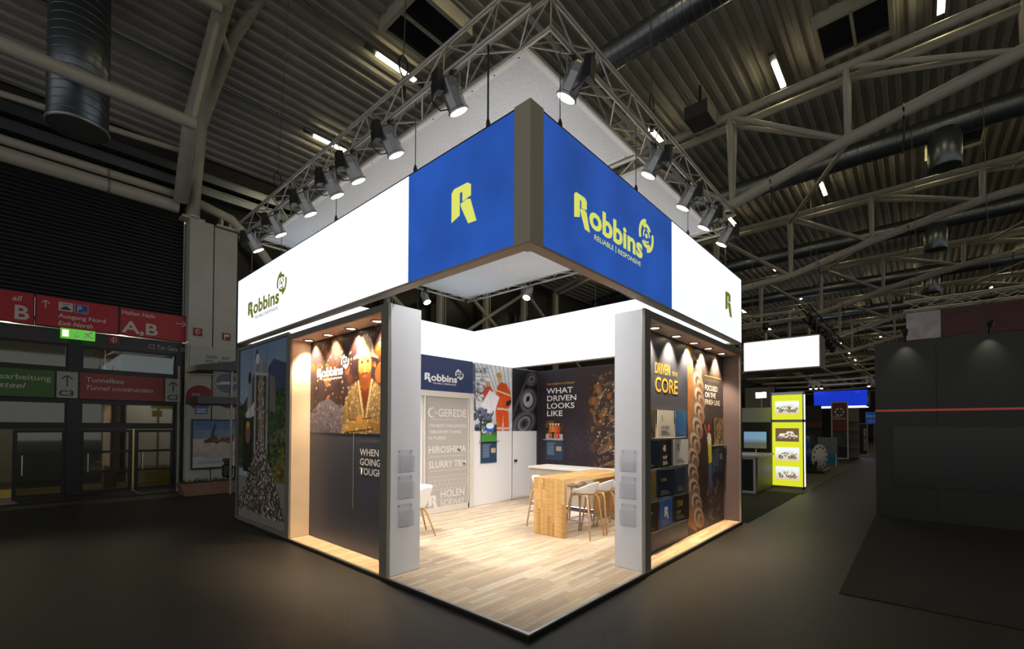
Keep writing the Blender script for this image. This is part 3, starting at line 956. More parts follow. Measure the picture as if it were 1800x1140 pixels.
# canopy fabric
for (x0, x1, lab) in ((.336, 2.424, 'white fabric canopy stretched inside the truss frame over the corner'), (2.816, 5.354, 'white fabric canopy stretched in the rear half of the truss frame')):
    t = thing('canopy_fabric', lab, 'canopy', ((x0 + x1) / 2, 3.5, 5.2))
    nx, ny = 14, 34
    vs = []
    for j in range(ny + 1):
        for i in range(nx + 1):
            u, v = i / nx, j / ny
            sag = .05 * (1 - (2 * u - 1) ** 2) * (1 - (2 * v - 1) ** 6)
            vs.append((x0 + (x1 - x0) * u, .336 + 6.268 * v, 5.215 - sag))
    MB().add(vs, [(j * (nx + 1) + i, j * (nx + 1) + i + 1, (j + 1) * (nx + 1) + i + 1, (j + 1) * (nx + 1) + i) for j in range(ny) for i in range(nx)]).build('fabric', CLOTH, t, True)
    MB().frame((x0 - .03, .306, 5.205), (1, 0, 0), (0, 1, 0), (0, 0, 1), x1 - x0 + .06, 6.328, .06, .012).build('edge_band', mat('white_band', 'e4e4e4', .6), t)
    b_ = MB()
    for k in range(20):
        for xx in (x0, x1):
            b_.lathe([(.008, 0), (.008, .004)], (xx, .42 + k * .32, 5.2), (0, 0, -1), 6)
    b_.build('eyelet', BLACK, t)['kind'] = 'stuff'

# ------------------------------------------------------------------ spotlights
def spot(label=None):
    t = thing('par_spotlight', label, 'spotlight', (0, 0, 0), group='spotlights on the rigging truss')
    # local: hangs from z = 0, beam along +x and down
    ax = Vector((.5, 0, -.87)).normalized()
    c = Vector((0, 0, -.24))
    MB().lathe([(.05, -.16), (.085, -.13), (.095, -.05), (.095, .12), (.105, .13), (.105, .15), (.09, .15)], c, ax, 8).build('body', CHROME, t)
    ln = MB().lathe([(.088, .13), (.088, .152)], c, ax, 14).build('lens', LAMP, t)
    b_ = MB()
    b_.tube([(0, -.115, -.24), (0, -.125, -.1), (0, -.06, -.05), (0, .06, -.05), (0, .125, -.1), (0, .115, -.24)], .01, 6)
    b_.build('yoke', CHROME, t)
    MB().box((-.03, -.025, -.06), (.03, .025, .02)).lathe([(.035, -.02), (.035, .02)], (0, 0, .02), (0, 1, 0), 10).build('clamp', BLACK, t)
    MB().obox((-.19, -.05, -.3), (.07, 0, .02), (0, .1, 0), (-.02, 0, .2)).build('ballast_box', BLACK, t)
    MB().tube([(-.16, .0, -.1), (-.2, .06, -.2), (-.17, .09, -.33), (-.08, .09, -.38), (-.02, .05, -.36)], .007, 5).build('power_lead', BLKWIRE, t)
    l = bpy.data.lights.new('beam', 'SPOT')
    l.energy = 250
    l.color = (1, .95, .88)
    l.spot_size = math.radians(75)
    l.spot_blend = .7
    l.shadow_soft_size = .07
    lo = bpy.data.objects.new('beam', l)
    lo.matrix_basis = Matrix.Translation(c + ax * .17) @ (-ax).to_track_quat('Z', 'Y').to_matrix().to_4x4()
    link(lo, t)
    return t
s0 = spot()
sp = [(.02, 6.3, 'inward'), (.02, 5.32, 0), (.02, 4.25, 0), (.02, 3.45, 0), (.02, 2.9, 0), (.02, 2.07, 0), (.02, 1.0, 0),
      (.65, .02, 90), (2.4, .02, 90), (3.5, .02, 90), (4.35, .02, 90), (5.2, .02, 90), (2.0, 6.78, -90), (4.1, 6.78, -90), (5.5, 4.6, 180)]
LB = 'chrome can spotlight under the truss side %s'
for i, (x, yy, a) in enumerate(sp):
    o = s0 if i == 0 else copy_tree(s0)
    a = 0 if a == 'inward' else a
    o.location = (x, yy, 5.19)
    o.rotation_euler = (0, 0, math.radians(a + (-8 if a == 0 else 8)))
    o['label'] = LB % ('above the miner niche, %s from the blue corner' % NTH[6 - i] if i < 7 else 'above the brochure niche, %s from the blue corner' % NTH[i - 7] if i < 12 else 'at the rear, %s seen under the fascia' % NTH[i - 12])
    o['group'] = 'spotlights on the left truss side' if i < 7 else 'spotlights on the right truss side' if i < 12 else 'spotlights on the rear truss'

# ------------------------------------------------------------------ display niches
def downlight(x, yy, parent, wall):
    d = MB().lathe([(.085, 0), (.085, -.012), (.06, -.015), (.06, -.002)], (x, yy, 3.028), n=18).build('downlight_ring', ALUD, parent, True)
    MB().lathe([(.058, -.006), (.058, -.001)], (x, yy, 3.028), n=16).build('downlight_lens', WARM, d)
    l = bpy.data.lights.new('downlight_beam', 'SPOT')
    l.energy = 230
    l.color = (1, .74, .45)
    l.spot_size = math.radians(95)
    l.spot_blend = .6
    l.shadow_soft_size = .04
    lo = bpy.data.objects.new('downlight_beam', l)
    lo.location = (x, yy, 2.99)
    d_ = Vector((.22 if wall == 'x' else 0, .22 if wall == 'y' else 0, -1))
    lo.rotation_euler = (-d_).to_track_quat('Z', 'Y').to_euler()
    link(lo, d)

def pocket(o, u, n, lab):
    o, u, n = Vector(o), Vector(u), Vector(n)
    v = Vector((0, 0, 1))
    t = thing('brochure_pocket', lab, 'brochure holder', tuple(o))
    b_ = MB().obox(o + n * .002, u * .2, v * .26, n * .003)
    b_.obox(o + n * .045, u * .2, v * .19, n * .003).obox(o + n * .005, u * .2, v * .004, n * .04)
    b_.obox(o + n * .005, u * .003, v * .19, n * .04).obox(o + n * .005 + u * .197, u * .003, v * .19, n * .04)
    b_.build('clear_pocket', ACRYL, t)
    for a in (.02, .18):
        MB().lathe([(.007, 0), (.007, .01)], o + u * a + v * .245 + n * .004, n, 8).build('screw', ALU, t)

SOFF = mat('pinkish_soffit', 'e2d2c8', .6)
nl = thing('display_niche', 'lit display niche with miner portrait facing the aisle by the doors', 'display niche', (.2, 3.3, .05))
box('pillar', (.035, 2.05, .054), (.452, 2.19, 3.11), PILLAR, nl)
MB().box((.0, 2.045, .054), (.035, 2.195, 3.115)).build('pillar_edge', ALUD, nl)
box('pillar_corner_strip', (.035, 2.044, .054), (.045, 2.05, 3.113), ALU, nl)
box('top_beam', (.0, 2.195, 3.03), (.452, 4.7, 3.112), ALUD, nl)
box('soffit', (.02, 2.195, 3.024), (.31, 4.66, 3.03), SOFF, nl)
box('end_panel', (.03, 4.66, .054), (.45, 4.7, 3.03), mat('birch_panel', 'c9b7a6', .5, noise=(2.5, .07)), nl)
box('end_edge', (.0, 4.655, .054), (.03, 4.74, 3.03), ALUD, nl)
bp = box('back_panel', (.31, 2.19, .054), (.45, 4.66, 3.03), SLATE, nl)
box('inner_skin', (.45, 2.19, .054), (.455, 4.62, 3.1), WHITE, nl)
for yy in (2.6, 3.24, 3.87, 4.49):
    downlight(.2, yy, nl, 'x')
UL, NL = (0, -1, 0), (-1, 0, 0)
# printed miner portrait
pr = Print(2.44, 1.4, 75)
pr.fill('32222a')
pr.tex(3, .5, 11)
pr.blobs(90, (0, .3, 1, 1), (.03, .13), ['5a3018', '8a4a1c', '3a241c', 'a8642a', '4a3a38', '241a20'], 4, .75)
pr.blobs(110, (.05, .25, 1, 1), (.006, .025), ['d8b48c', 'b9a4a0', 'c78a4a'], 6, .8)
pr.poly([(0, 0), (0, .2), (.12, .33), (.25, .36), (.38, .27), (.5, .1), (.5, 0)], '6a6270')
pr.blobs(260, (0, 0, .5, .3), (.008, .03), ['7d7482', '5a525f', '8f8794', '4a424e'], 8, .8)
JK = '8f744a'
pr.poly([(.4, 0), (.405, .12), (.43, .27), (.47, .4), (.55, .49), (.6, .52), (.7, .52), (.77, .47), (.86, .36), (.92, .2), (.95, 0)], JK)
jm = ((pr.x > .4) & (pr.y < .5)) * 1.
pr.tex(16, .5, 21, jm)
R = random.Random(9)
for k in range(520):
    yy = R.uniform(0, .5)
    hw = .27 - max(0, yy - .3) * .6
    xx = R.uniform(.66 - hw, .66 + hw)
    pr.blobs(1, (xx, yy, xx, yy), (.005, .02), ['c9ab78', 'e0cfae', '5f4420', '6a4c26', 'b9905a', 'd8d0c4'], k, .7)
pr.poly([(.6, .54), (.63, .3), (.655, .2), (.68, .3), (.71, .54)], '6a3516')
pr.line((.585, .5), (.64, .16), .03, 'd4c096').line((.725, .5), (.67, .16), .03, 'd4c096').line((.655, .2), (.655, 0), .02, '4a3218')
pr.line((.47, .38), (.5, .1), .02, '5a4020').line((.86, .34), (.82, .1), .02, '5a4020')
pr.poly([(.42, .06), (.5, .13), (.66, .16), (.75, .13), (.74, .05), (.58, .02), (.44, .0)], 'b08a44')
pr.poly([(.68, .12), (.8, .15), (.9, .12), (.9, .02), (.72, .03)], '9a7438')
pr.blobs(60, (.44, .02, .9, .14), (.008, .02), ['d8c08a', '6a4a20', 'e4d4b0'], 77, .8)
pr.line((.44, .01), (.74, .05), .018, '3f2c14').line((.5, .135), (.72, .15), .014, '4a3218')
pr.ell(.6, .14, .035, .04, 'c89050')
pr.poly([(.6, .56), (.6, .46), (.655, .4), (.71, .46), (.71, .56)], '8a4a1e')
pr.ell(.652, .64, .066, .175, 'c98544')
pr.poly([(.588, .6), (.6, .5), (.63, .455), (.675, .455), (.705, .5), (.716, .6), (.69, .57), (.652, .585), (.614, .57)], '7a4420')
pr.ell(.652, .545, .024, .014, 'a8583c').line((.625, .575), (.68, .575), .022, '6a3818')
pr.ell(.652, .625, .013, .045, 'e0a866', .9, .4)
for sx in (-1, 1):
    pr.ell(.652 + sx * .03, .682, .026, .036, 'e6c79a', .8, .2).ell(.652 + sx * .03, .682, .019, .026, '9a5f34', .9, .2).ell(.652 + sx * .03, .682, .008, .012, '2a1a10')
    pr.line((.652 + sx * .014, .722), (.652 + sx * .046, .722), .014, '5a3218')
pr.line((.645, .685), (.66, .685), .008, 'e6c79a')
pr.poly([(.566, .74), (.572, .82), (.595, .89), (.63, .935), (.675, .935), (.71, .89), (.733, .81), (.738, .72)], 'e9dcc4')
pr.poly([(.53, .735), (.57, .77), (.65, .775), (.735, .75), (.785, .69), (.73, .715), (.65, .725), (.57, .725)], 'd9c4a0')
pr.line((.652, .78), (.652, .93), .022, 'c8b490').line((.6, .77), (.615, .89), .012, 'cdb892').line((.705, .76), (.692, .88), .012, 'cdb892').ell(.652, .84, .024, .035, 'b09870')
pr.blobs(60, (.57, .74, .735, .92), (.005, .014), ['b89a6a', 'fff6e4', '9a7a4a'], 78, .7)
pr.build('portrait_print', (.31, 4.655, 1.625), UL, bp, NL)
logo((.307, 4.42, 2.46), UL, .78, WINK, bp, NL)
text('headline', 'WHEN THE\nGOING GETS\nTOUGH', (.308, 3.17, 1.345), UL, .088, WINK, bp, width=.9, bold=.02, n=NL, pitch=.125)
text('small_heading', 'ADVANCED TUNNELING SOLUTIONS', (.308, 3.19, 1.52), UL, .035, GREYINK, bp, width=.75, n=NL)
box('thin_rule', (.306, 3.335, .62), (.31, 3.345, 1.63), mat('rule_ink', '8d8578', .5), bp)
for z, w_ in ((1.2, 'topmost'), (.9, 'middle'), (.58, 'lowest')):
    pocket((.14, 2.05, z), (1, 0, 0), (0, -1, 0), 'clear acrylic brochure pocket, %s on the grey pillar beside the miner niche' % w_)

nr = thing('display_niche', 'lit display niche with brochure rack and cutter photograph facing the aisle', 'display niche', (4, .2, .05))
box('pillar', (2.105, .035, .054), (2.245, .395, 3.11), PILLAR, nr)
box('pillar_edge', (2.1, .0, .054), (2.25, .035, 3.115), ALUD, nr)
box('pillar_corner_strip', (2.099, .035, .054), (2.105, .045, 3.113), ALU, nr)
box('top_beam', (2.25, .0, 3.03), (6.0, .395, 3.112), ALUD, nr)
box('soffit', (2.25, .02, 3.024), (5.95, .3, 3.03), SOFF, nr)
box('end_panel', (5.94, .03, .054), (5.985, .395, 3.03), mat('plum_grey_panel', '5c5258', .5), nr)
box('end_edge', (5.93, .0, .054), (6.0, .03, 3.03), ALU, nr)
bq = box('back_panel', (2.245, .3, .054), (5.94, .39, 3.03), SLATE, nr)
box('inner_skin', (2.245, .39, .054), (5.94, .395, 3.1), WHITE, nr)
for x in (2.79, 3.5, 4.18, 4.82, 5.5):
    downlight(x, .19, nr, 'y')
UR, NR = (1, 0, 0), (0, -1, 0)
pr = Print(1.72, 2.95, 60)
pr.fill('3a3032')
pr.tex(3, .45, 31)
pr.mix((pr.y > .6) * .5, '4a4448')
pr.blobs(500, (.35, .55, 1, 1), (.006, .02), ['5c5356', '6f6668', '2c2628'], 12, .6)
pr.poly([(0, .05), (.0, 1), (.14, 1), (.16, .6), (.2, .3), (.22, 0)], '9a6a44')
pr.tex(5, .3, 33)
for i in range(11):      # row of ring cutters
    cy, cx = .9 - i * .082, .2 + .09 * math.sin(i * .7)
    for k, c in enumerate(('7d6e66', 'b9aaa0', '5a4a42', 'a89488', '6a5648', '8f5a34')):
        pr.ell(cx + .02 * k, cy - .008 * k, .17 - k * .026, .055 - k * .008, c, 1, .1, -.5)
pr.blobs(120, (.5, .02, 1, .25), (.02, .07), ['6a6066', '847a80', '40363a', '5a4a40'], 14, .8, (.2, .5))
pr.poly([(.52, .5), (.58, .53), (.63, .5), (.64, .36), (.55, .35)], 'c8c63a').poly([(.5, .52), (.56, .54), (.62, .52), (.6, .47), (.53, .47)], 'd8d4d0')
pr.poly([(.55, .36), (.64, .36), (.66, .2), (.61, .2), (.6, .3), (.58, .2), (.54, .2)], '4a5f8a')
pr.ell(.56, .565, .035, .022, 'b0503a').line((.52, .52), (.44, .58), .04, 'b06a4a')
pr.build('cutter_print', (4.2, .3, .06), UR, bq, NR)
text('headline', 'DRIVEN', (3.03, .298, 2.47), UR, .15, GOLD, bq, width=.5, bold=.01, n=NR)
text('headline', 'TO THE', (3.6, .298, 2.48), UR, .06, GOLD, bq, width=.2, n=NR)
text('headline', 'CORE', (3.03, .298, 2.22), UR, .2, GOLD, bq, width=.78, bold=.02, n=NR)
text('headline', 'FOCUSED\nON THE\nFINISH LINE', (4.97, .296, 2.36), UR, .09, WINK, bq, width=.76, bold=.02, n=NR, pitch=.12)
text('small_heading', 'INTRODUCING SOLUTIONS', (4.97, .296, 2.52), UR, .03, GREYINK, bq, width=.7, n=NR)
box('gold_rule', (4.97, .294, 2.6), (5.8, .297, 2.61), GOLD, bq)
for z, w_ in ((1.2, 'topmost'), (.88, 'middle'), (.56, 'lowest')):
    pocket((2.1, .31, z), (0, -1, 0), (-1, 0, 0), 'clear acrylic brochure pocket, %s on the grey pillar beside the brochure rack' % w_)
# info board on the niche wall
def info_board(o, u, n, w_, h1, h2, lab, seed, cols):
    o, u, n = Vector(o), Vector(u), Vector(n)
    v = Vector((0, 0, 1))
    t = thing('info_board', lab, 'board', tuple(o))
    MB().obox(o, u * w_, v * h2, n * .012).build('text_card', mat('petrol_card', '1f3f5c', .5), t)
    p = Print(w_, h1, 110)
    p.fill(cols[0])
    p.blobs(120, (0, 0, 1, 1), (.02, .09), cols, seed, .8)
    if seed == 41:
        p.poly([(0, 0), (0, .3), (1, .25), (1, 0)], '3f8f2a').ell(.55, .62, .3, .2, '2f5fb8').ell(.55, .72, .25, .14, 'dfe6ee')
    if seed == 42:
        p.mix((p.y < .3) * 1., 'b9b2b0')
        for k in range(4):
            p.poly([(.2 + .16 * k, .08), (.22 + .16 * k, .55), (.32 + .16 * k, .55), (.34 + .16 * k, .08)], ('c8552a', '3a2a2a', 'd8602a', 'c04030')[k]).poly([(.19 + .16 * k, .4), (.19 + .16 * k, .7), (.35 + .16 * k, .7), (.35 + .16 * k, .4)], ('d87a30', 'e08a40', 'd86a2a', 'c84a30')[k]).ell(.27 + .16 * k, .76, .05, .06, 'd8a888').ell(.27 + .16 * k, .81, .055, .04, 'f0eee8')
    b_ = MB().obox(o + v * h2, u * w_, v * h1, n * .012).build('photo_card', BLACK, t)
    p.build('photo_print', o + v * h2, u, b_, n, off=.014)
    MB().obox(o + v * (h2 - .012) - u * .05, u * (w_ + .1), v * .016, n * .06).build('ledge', ALU, t)
    b_ = MB()
    for k in range(8):
        b_.obox(o + v * (h2 * (.82 - k * .08)) + u * w_ * .1 + n * .013, u * w_ * (.4 if k else .5), v * h2 * .025, n * .001)
    b_.build('print_lines', mat('pale_ink', '9fb0c0', .5), t)
    MB().obox(o + v * h2 * .45 + u * w_ * .62 + n * .013, u * w_ * .3, v * h2 * .22, n * .001).build('small_picture', mat('small_picture_tan', 'b9a488', .5), t)
info_board((5.37, .298, .95), UR, NR, .5, .48, .47, 'dark info board with gravel picture on the cutter photograph wall', 40, ['6a5a40', '8a7a58', '4a3c2a', 'a08c64'])

# brochure rack with turning cards
rk = thing('brochure_rack', 'wall rack of twelve turning brochure cards in four rows beside the pillar', 'rack', (3.4, .2, .3))
ROWS = [.36, .77, 1.18, 1.59]
MB().frame((2.44, .292, .32), UR, (0, 0, 1), (0, -1, 0), 1.64, 1.66, .02, .02).build('frame', ALU, rk)
box('back_plate', (2.46, .293, .34), (4.06, .299, 1.96), mat('rack_back_white', 'd8d6d0', .5), rk)
for z in ROWS[1:]:
    box('cross_rail', (2.46, .27, z - .03), (4.06, .292, z - .012), ALU, rk)
cards = [['3a2f22', '2a5fae', '2c2a26'], ['8a7636', '18283c', '1a2c44'], ['16283f', '17191c', 'dcdcdc'], ['5a5044', 'e4e2de', '3f78c0']]
words_ = [['GRAVITY', '', '150\nDEEP'], ['SPACE\nTBM', 'CORE', ''], ['26', '48\nFAULT\nZONES', 'X'], ['', '1\nUSA FIRST', '']]
for r in range(4):
    for c in range(3):
        x0 = 2.5 + c * .535
        a = math.radians((-4, 3, -6, 5)[(r + c) % 4])
        u = Vector((math.cos(a), math.sin(a), 0))
        n = Vector((math.sin(a), -math.cos(a), 0))
        o = Vector((x0 + .24, .255, ROWS[r])) - u * .235
        cm = mat('card_' + cards[r][c], cards[r][c], .4)
        cd = MB().obox(o, u * .47, (0, 0, .375), n * .008).build('card', cm, rk)
        light = cards[r][c] in ('dcdcdc', 'e4e2de')
        ink = mat('card_dark_ink', '23355c', .5) if light else (GOLD if c == 2 and r == 0 or r == 1 else WINK)
        wd = words_[r][c]
        if wd:
            big = wd.split('\n')
            zz = .22
            for k, s_ in enumerate(big):
                hh = .085 if (k == 0 and len(s_) < 4) else .04
                text('card_lettering', s_, o + u * .09 + Vector((0, 0, zz)) + n * .008, u, hh, ink, cd, bold=.02, n=n)
                zz -= hh * .5 + .06
        b_ = MB()
        for k in range(3):
            b_.obox(o + u * .09 + Vector((0, 0, .04 + .022 * k)) + n * .008, u * (.26 - .05 * k), (0, 0, .008), n * .001)
        b_.build('print_lines', GREYINK if light else mat('card_dim_ink', '8f949a', .5), cd)
        if (r, c) == (3, 0):
            for s_ in (-1, 1):
                MB().obox(o + u * (.235 - s_ * .16) + Vector((0, 0, .05)) + n * .009, u * s_ * .32 + Vector((0, 0, .28)), u * .03, n * .001).build('print_cross', mat('cross_blue', '2a4a80', .5), cd)
        if (r, c) == (0, 1):
            logo(o + u * .16 + Vector((0, 0, .14)) + n * .008, u, .13, WINK, cd, n, full=False)

# ------------------------------------------------------------------ gravel mural of the store room
gw = thing('mural_wall', 'outer stand wall with gravel tower mural next to the miner niche', 'wall', (.2, 5.9, 0))
box('panel', (.03, 4.745, .054), (.15, 6.99, 3.14), ALUD, gw)
MB().frame((.0, 7.0, .054), UL, (0, 0, 1), (-1, 0, 0), 2.255, 3.1, .05, -.03).build('edge_frame', ALUD, gw)
pr = Print(2.12, 3.04, 70)
pr.vgrad('9aa6b4', '7088a8', .5, 1)
pr.poly([(0, .62), (.2, .72), (.35, .85), (.5, .8), (.75, .9), (1, .86), (1, .5), (0, .5)], '3f4a66').tex(4, .12, 50)
pr.poly([(0, .66), (.25, .68), (.4, .62), (.4, .3), (0, .3)], '2c3a26').poly([(.62, .7), (.8, .74), (1, .7), (1, .3), (.6, .3)], '2f4326')
pr.tex(12, .35, 51, (pr.y < .74) * 1.)
pr.poly([(.7, .5), (1, .54), (1, .46), (.72, .44)], '7a6a58').poly([(.72, .3), (.95, .42), (1, .3), (1, .24), (.7, .22)], '62662f').ell(.9, .3, .06, .03, '5f3a2a').blobs(160, (.7, .22, 1, .44), (.01, .04), ['6f7434', '4a5428', '8a8a44', '6a4030'], 57, .8).blobs(300, (0, .3, .4, .68), (.015, .06), ['2c3a26', '3a4c2e', '1f2a1c', '46583a'], 58, .7).blobs(300, (.62, .44, 1, .73), (.015, .06), ['2f4326', '3f5832', '22301c', '50683c'], 59, .7)
pr.poly([(0, .25), (1, .25), (1, 0), (0, 0)], '7f7a76')
pr.poly([(.36, .9), (.64, .88), (.64, .35), (.36, .35)], '7d7f84').poly([(.4, .84), (.6, .82), (.6, .4), (.4, .4)], '3c3a38')
for xx in (.37, .63, .5):
    pr.line((xx, .35), (xx, .9), .05, '9a9ca0')
pr.line((.36, .84), (.64, .82), .05, 'a8aaae').line((.36, .64), (.64, .62), .05, '6a6c70')
pr.poly([(.36, .92), (.4, .98), (.48, .92)], '26282c').ell(.42, .92, .04, .03, 'c9c9c9')
pr.poly([(.2, .8), (.27, .86), (.3, .8), (.3, .66), (.2, .62)], '8d8f92').ell(.25, .82, .035, .035, '2a2a2c')
pr.poly([(.17, .62), (.36, .68), (.36, .6), (.17, .58)], 'c4c2be')
pr.poly([(.68, .82), (.78, .8), (.8, .62), (.68, .62)], '6f6a66')
pr.poly([(.1, .6), (.33, .58), (.33, .27), (.12, .28)], '23231f').ell(.22, .5, .06, .06, '7a5a48').ell(.22, .55, .04, .02, 'b8a040')
pr.poly([(.44, .82), (.55, .82), (.58, .44), (.45, .44)], '7a6e5e')
pr.blobs(260, (.44, .44, .57, .82), (.01, .03), ['9a8c74', '5a4e40', 'b9ad98'], 53, .9)
pile = [(.45, .47), (.55, .47), (.75, .28), (.95, .12), (1.0, .06), (.0, .06), (.05, .14), (.25, .26), (.38, .36)]
pr.poly(pile, '4a423e')
R = random.Random(9)
pc = ['8f8780', 'b3aba3', '2c2624', '5f5650', '3a322e', 'c4bdb4', '746a62']
for yy in np.linspace(.05, .46, 60):
    hw = .04 + (.47 - yy) * 1.15
    pr.blobs(int(6 + hw * 52), (max(0, .5 - hw), yy, min(1, .5 + hw), yy + .012), (.012, .034), pc, int(yy * 1000), 1., (.3, .7))
pr.mix(((pr.x < .02) | (pr.x > .985)) * 1., '3b3a38')
for xx in (.28, .62):
    pr.line((xx, .55), (xx, 1), .012, '4a4a50')
pr.a = np.clip(pr.a * 1.15, 0, 1)
pr.build('mural_print', (.03, 6.95, .08), UL, gw, NL)

# ------------------------------------------------------------------ inner partition walls
pw = thing('partition_wall', 'white rear partition with blue wordmark panel, sliding door and photo frieze', 'wall', (4, 4.62, .05))
Y4 = 4.62
box('core', (.46, Y4 + .02, .054), (5.89, Y4 + .12, 3.1), WHITE, pw)
box('blue_panel', (.456, Y4, 2.425), (3.71, Y4 + .02, 3.1), NAVY, pw)
logo((2.46, Y4, 2.62), UR, .82, WINK, pw, NR)
BEI = mat('beige_door_frame', 'cfc8be', .5)
sd = MB().frame((1.9, Y4 - .03, .054), UR, (0, 0, 1), (0, 1, 0), 1.8, 2.37, .11, .05).build('sliding_door_frame', BEI, pw)
GREYP = mat('grey_door_film', 'a9a39e', .45)
dp = box('sliding_door_panel', (2.5, Y4 - .012, .1), (3.58, Y4 + .01, 2.31), GREYP, pw)
box('door_track', (2.44, Y4 - .035, .07), (2.47, Y4 - .005, 2.34), BEI, pw)
box('door_stile', (3.57, Y4 - .03, .06), (3.6, Y4 - .01, 2.33), BEI, pw)
FILM = mat('pale_film_ink', 'd6d2cc', .5)
yo = Y4 - .012
for s_, z, h_, x, w_ in (('GEREDE', 1.93, .15, 2.78, .74), ('THE MOST CHALLENGING', 1.72, .06, 2.56, .96), ('TBM-DRIVEN TUNNEL', 1.6, .06, 2.56, .84), ('IN TURKEY', 1.48, .06, 2.56, .44),
                       ('HIROSHIMA', 1.22, .13, 2.56, .96), ('SLURRY TBM', .93, .13, 2.56, .96), ('HOLEN', .34, .14, 2.86, .62), ('NORWAY', .16, .13, 2.86, .62)):
    text('film_lettering', s_, (x, yo, z), UR, h_, FILM, dp, width=w_, bold=0 if s_ == 'NORWAY' else .02, n=NR)
for z, w_ in ((1.86, .7), (1.14, .9), (.86, .94), (.29, .6)):
    box('film_line', (2.58, yo - .002, z), (2.58 + w_, yo, z + .018), mat('faint_film_ink', 'bbb6b0', .5), dp)
b_ = MB()
for k in range(14):
    a, a2 = .75 + k * .343, .75 + (k + 1) * .343
    w0, w1 = .042 * math.sin(PI * k / 14), .042 * math.sin(PI * (k + 1) / 14)
    b_.prism([(.1 * math.cos(a), .1 * math.sin(a)), (.1 * math.cos(a2), .1 * math.sin(a2)), ((.1 - w1 - .001) * math.cos(a2), (.1 - w1 - .001) * math.sin(a2)), ((.1 - w0 - .001) * math.cos(a), (.1 - w0 - .001) * math.sin(a))], (2.63, yo, 2.0), UR, (0, 0, 1), NR, .002)
b_.build('crescent', FILM, dp)
st = [((.035 if k % 2 == 0 else .014) * math.cos(PI / 2 + k * PI / 5), (.035 if k % 2 == 0 else .014) * math.sin(PI / 2 + k * PI / 5)) for k in range(10)]
MB().prism(st, (2.73, yo, 2.0), UR, (0, 0, 1), NR, .002).build('star', FILM, dp)
b_ = MB()
for k in range(9):
    for q in (1, -1):
        x0 = 2.54 + k * .118
        b_.obox((x0 if q > 0 else x0 + .1, yo - .001, .52), Vector((q * .1, 0, .24)), (.014, 0, 0), (0, .001, 0))
for k in range(4):
    b_.obox((2.54, yo - .001, .5 + k * .085), (1.0, 0, .0), (0, 0, .012), (0, .001, 0))
b_.build('lattice_pattern', mat('lattice_film_ink', 'bdb8b2', .5), dp)
logo((2.56, yo, .2), UR, .2, FILM, dp, NR, full=False)
box('door_post', (3.6, Y4 - .04, .054), (3.71, Y4 + .02, 2.425), BEI, pw)
# photo frieze: two workers with drawings
pr = Print(1.27, 1.46, 90)
pr.vgrad('b9c0c8', 'e6e8ea', 0, 1)
pr.tex(3, .25, 61)
for k in range(9):
    pr.line((.1 + k * .11, 1), (.45 + k * .07, .55), .02, '8a949c').line((0, .9 - k * .05), (.4, .95 - k * .07), .012, '5c6670')
pr.poly([(0, .98), (.07, .98), (.09, .3), (0, .3)], '56606c').blobs(60, (0, .2, .3, .95), (.02, .06), ['3c4450', 'a8b2bc', '8a3a2a', '5c6874'], 62, .8)
OR = 'd2531f'
pr.poly([(.28, .4), (.27, .58), (.32, .66), (.42, .68), (.5, .62), (.5, .4)], 'c4492a').ell(.38, .72, .045, .05, 'c89a7c').ell(.38, .775, .06, .03, 'e8e6e0')
pr.poly([(.58, .0), (.56, .5), (.6, .68), (.7, .76), (.84, .74), (.95, .62), (.98, .45), (.9, .34), (.92, 0), (.78, 0), (.76, .25), (.73, 0)], OR)
pr.tex(8, .2, 63, (pr.x > .55) * (pr.y < .76) * 1.)
pr.poly([(.84, .46), (.97, .5), (.95, .41), (.83, .38)], '2c2a2e').poly([(.6, .36), (.9, .35), (.9, .32), (.6, .33)], 'c8c4b8').poly([(.6, .06), (.74, .06), (.74, .03), (.6, .03)], 'c8c4b8').poly([(.78, .06), (.91, .06), (.91, .03), (.78, .03)], 'c8c4b8')
pr.line((.6, .62), (.94, .56), .03, 'd8d2b0').line((.62, .55), (.66, .4), .1, 'd85a24')
pr.ell(.66, .8, .05, .06, 'cf9f80').ell(.65, .86, .07, .04, 'c8a13a').line((.58, .845), (.72, .835), .015, 'a8842c')
pr.poly([(.2, .38), (.42, .62), (.66, .52), (.5, .2)], 'eceaf2').line((.42, .62), (.5, .2), .01, 'c4c2cc')
pr.blobs(50, (.0, .0, .5, .3), (.03, .08), ['2f3a5c', '1f2430', '44506c', '6a7484'], 65, .9)
pr.build('worker_print', (3.71, Y4 + .02, 1.635), UR, pw, NR)
pr = Print(.95, 1.46, 80)
pr.fill('1b181b').tex(3, .4, 71)
for k, c in enumerate(('4a4650', '6a6670', '2c2a2e', '8a8890', '3a383e', '1c1a1e')):
    pr.ell(.62, .5, .36 - k * .055, .2 - k * .03, c, 1, .1, .5)
    pr.ell(.45, .12, .5 - k * .08, .2 - k * .03, c, .8, .1, .4)
    pr.ell(.75, .86, .26 - k * .04, .12 - k * .02, c, .7, .1, .3)
pr.ell(.6, .52, .2, .11, 'a8a6aa', 1, .1, .5).poly([(.52, .47), (.66, .5), (.66, .58), (.54, .56)], '1a181b')
pr.line((0, .3), (.7, 1), .05, '3a3a40').line((0, .2), (.5, .8), .03, '55525a')
pr.build('cutter_head_print', (4.985, Y4 + .02, 1.635), UR, pw, NR)
dr = MB().box((4.99, Y4 + .004, .06), (5.72, Y4 + .022, 1.63)).build('store_door', WHITE, pw)
MB().lathe([(.022, 0), (.022, .03), (.03, .04), (.03, .06)], (5.06, Y4 + .004, .95), NR, 12).build('door_knob', DARK, dr)
box('door_gap', (4.975, Y4 + .012, .056), (4.988, Y4 + .021, 3.09), GREYINK, pw)
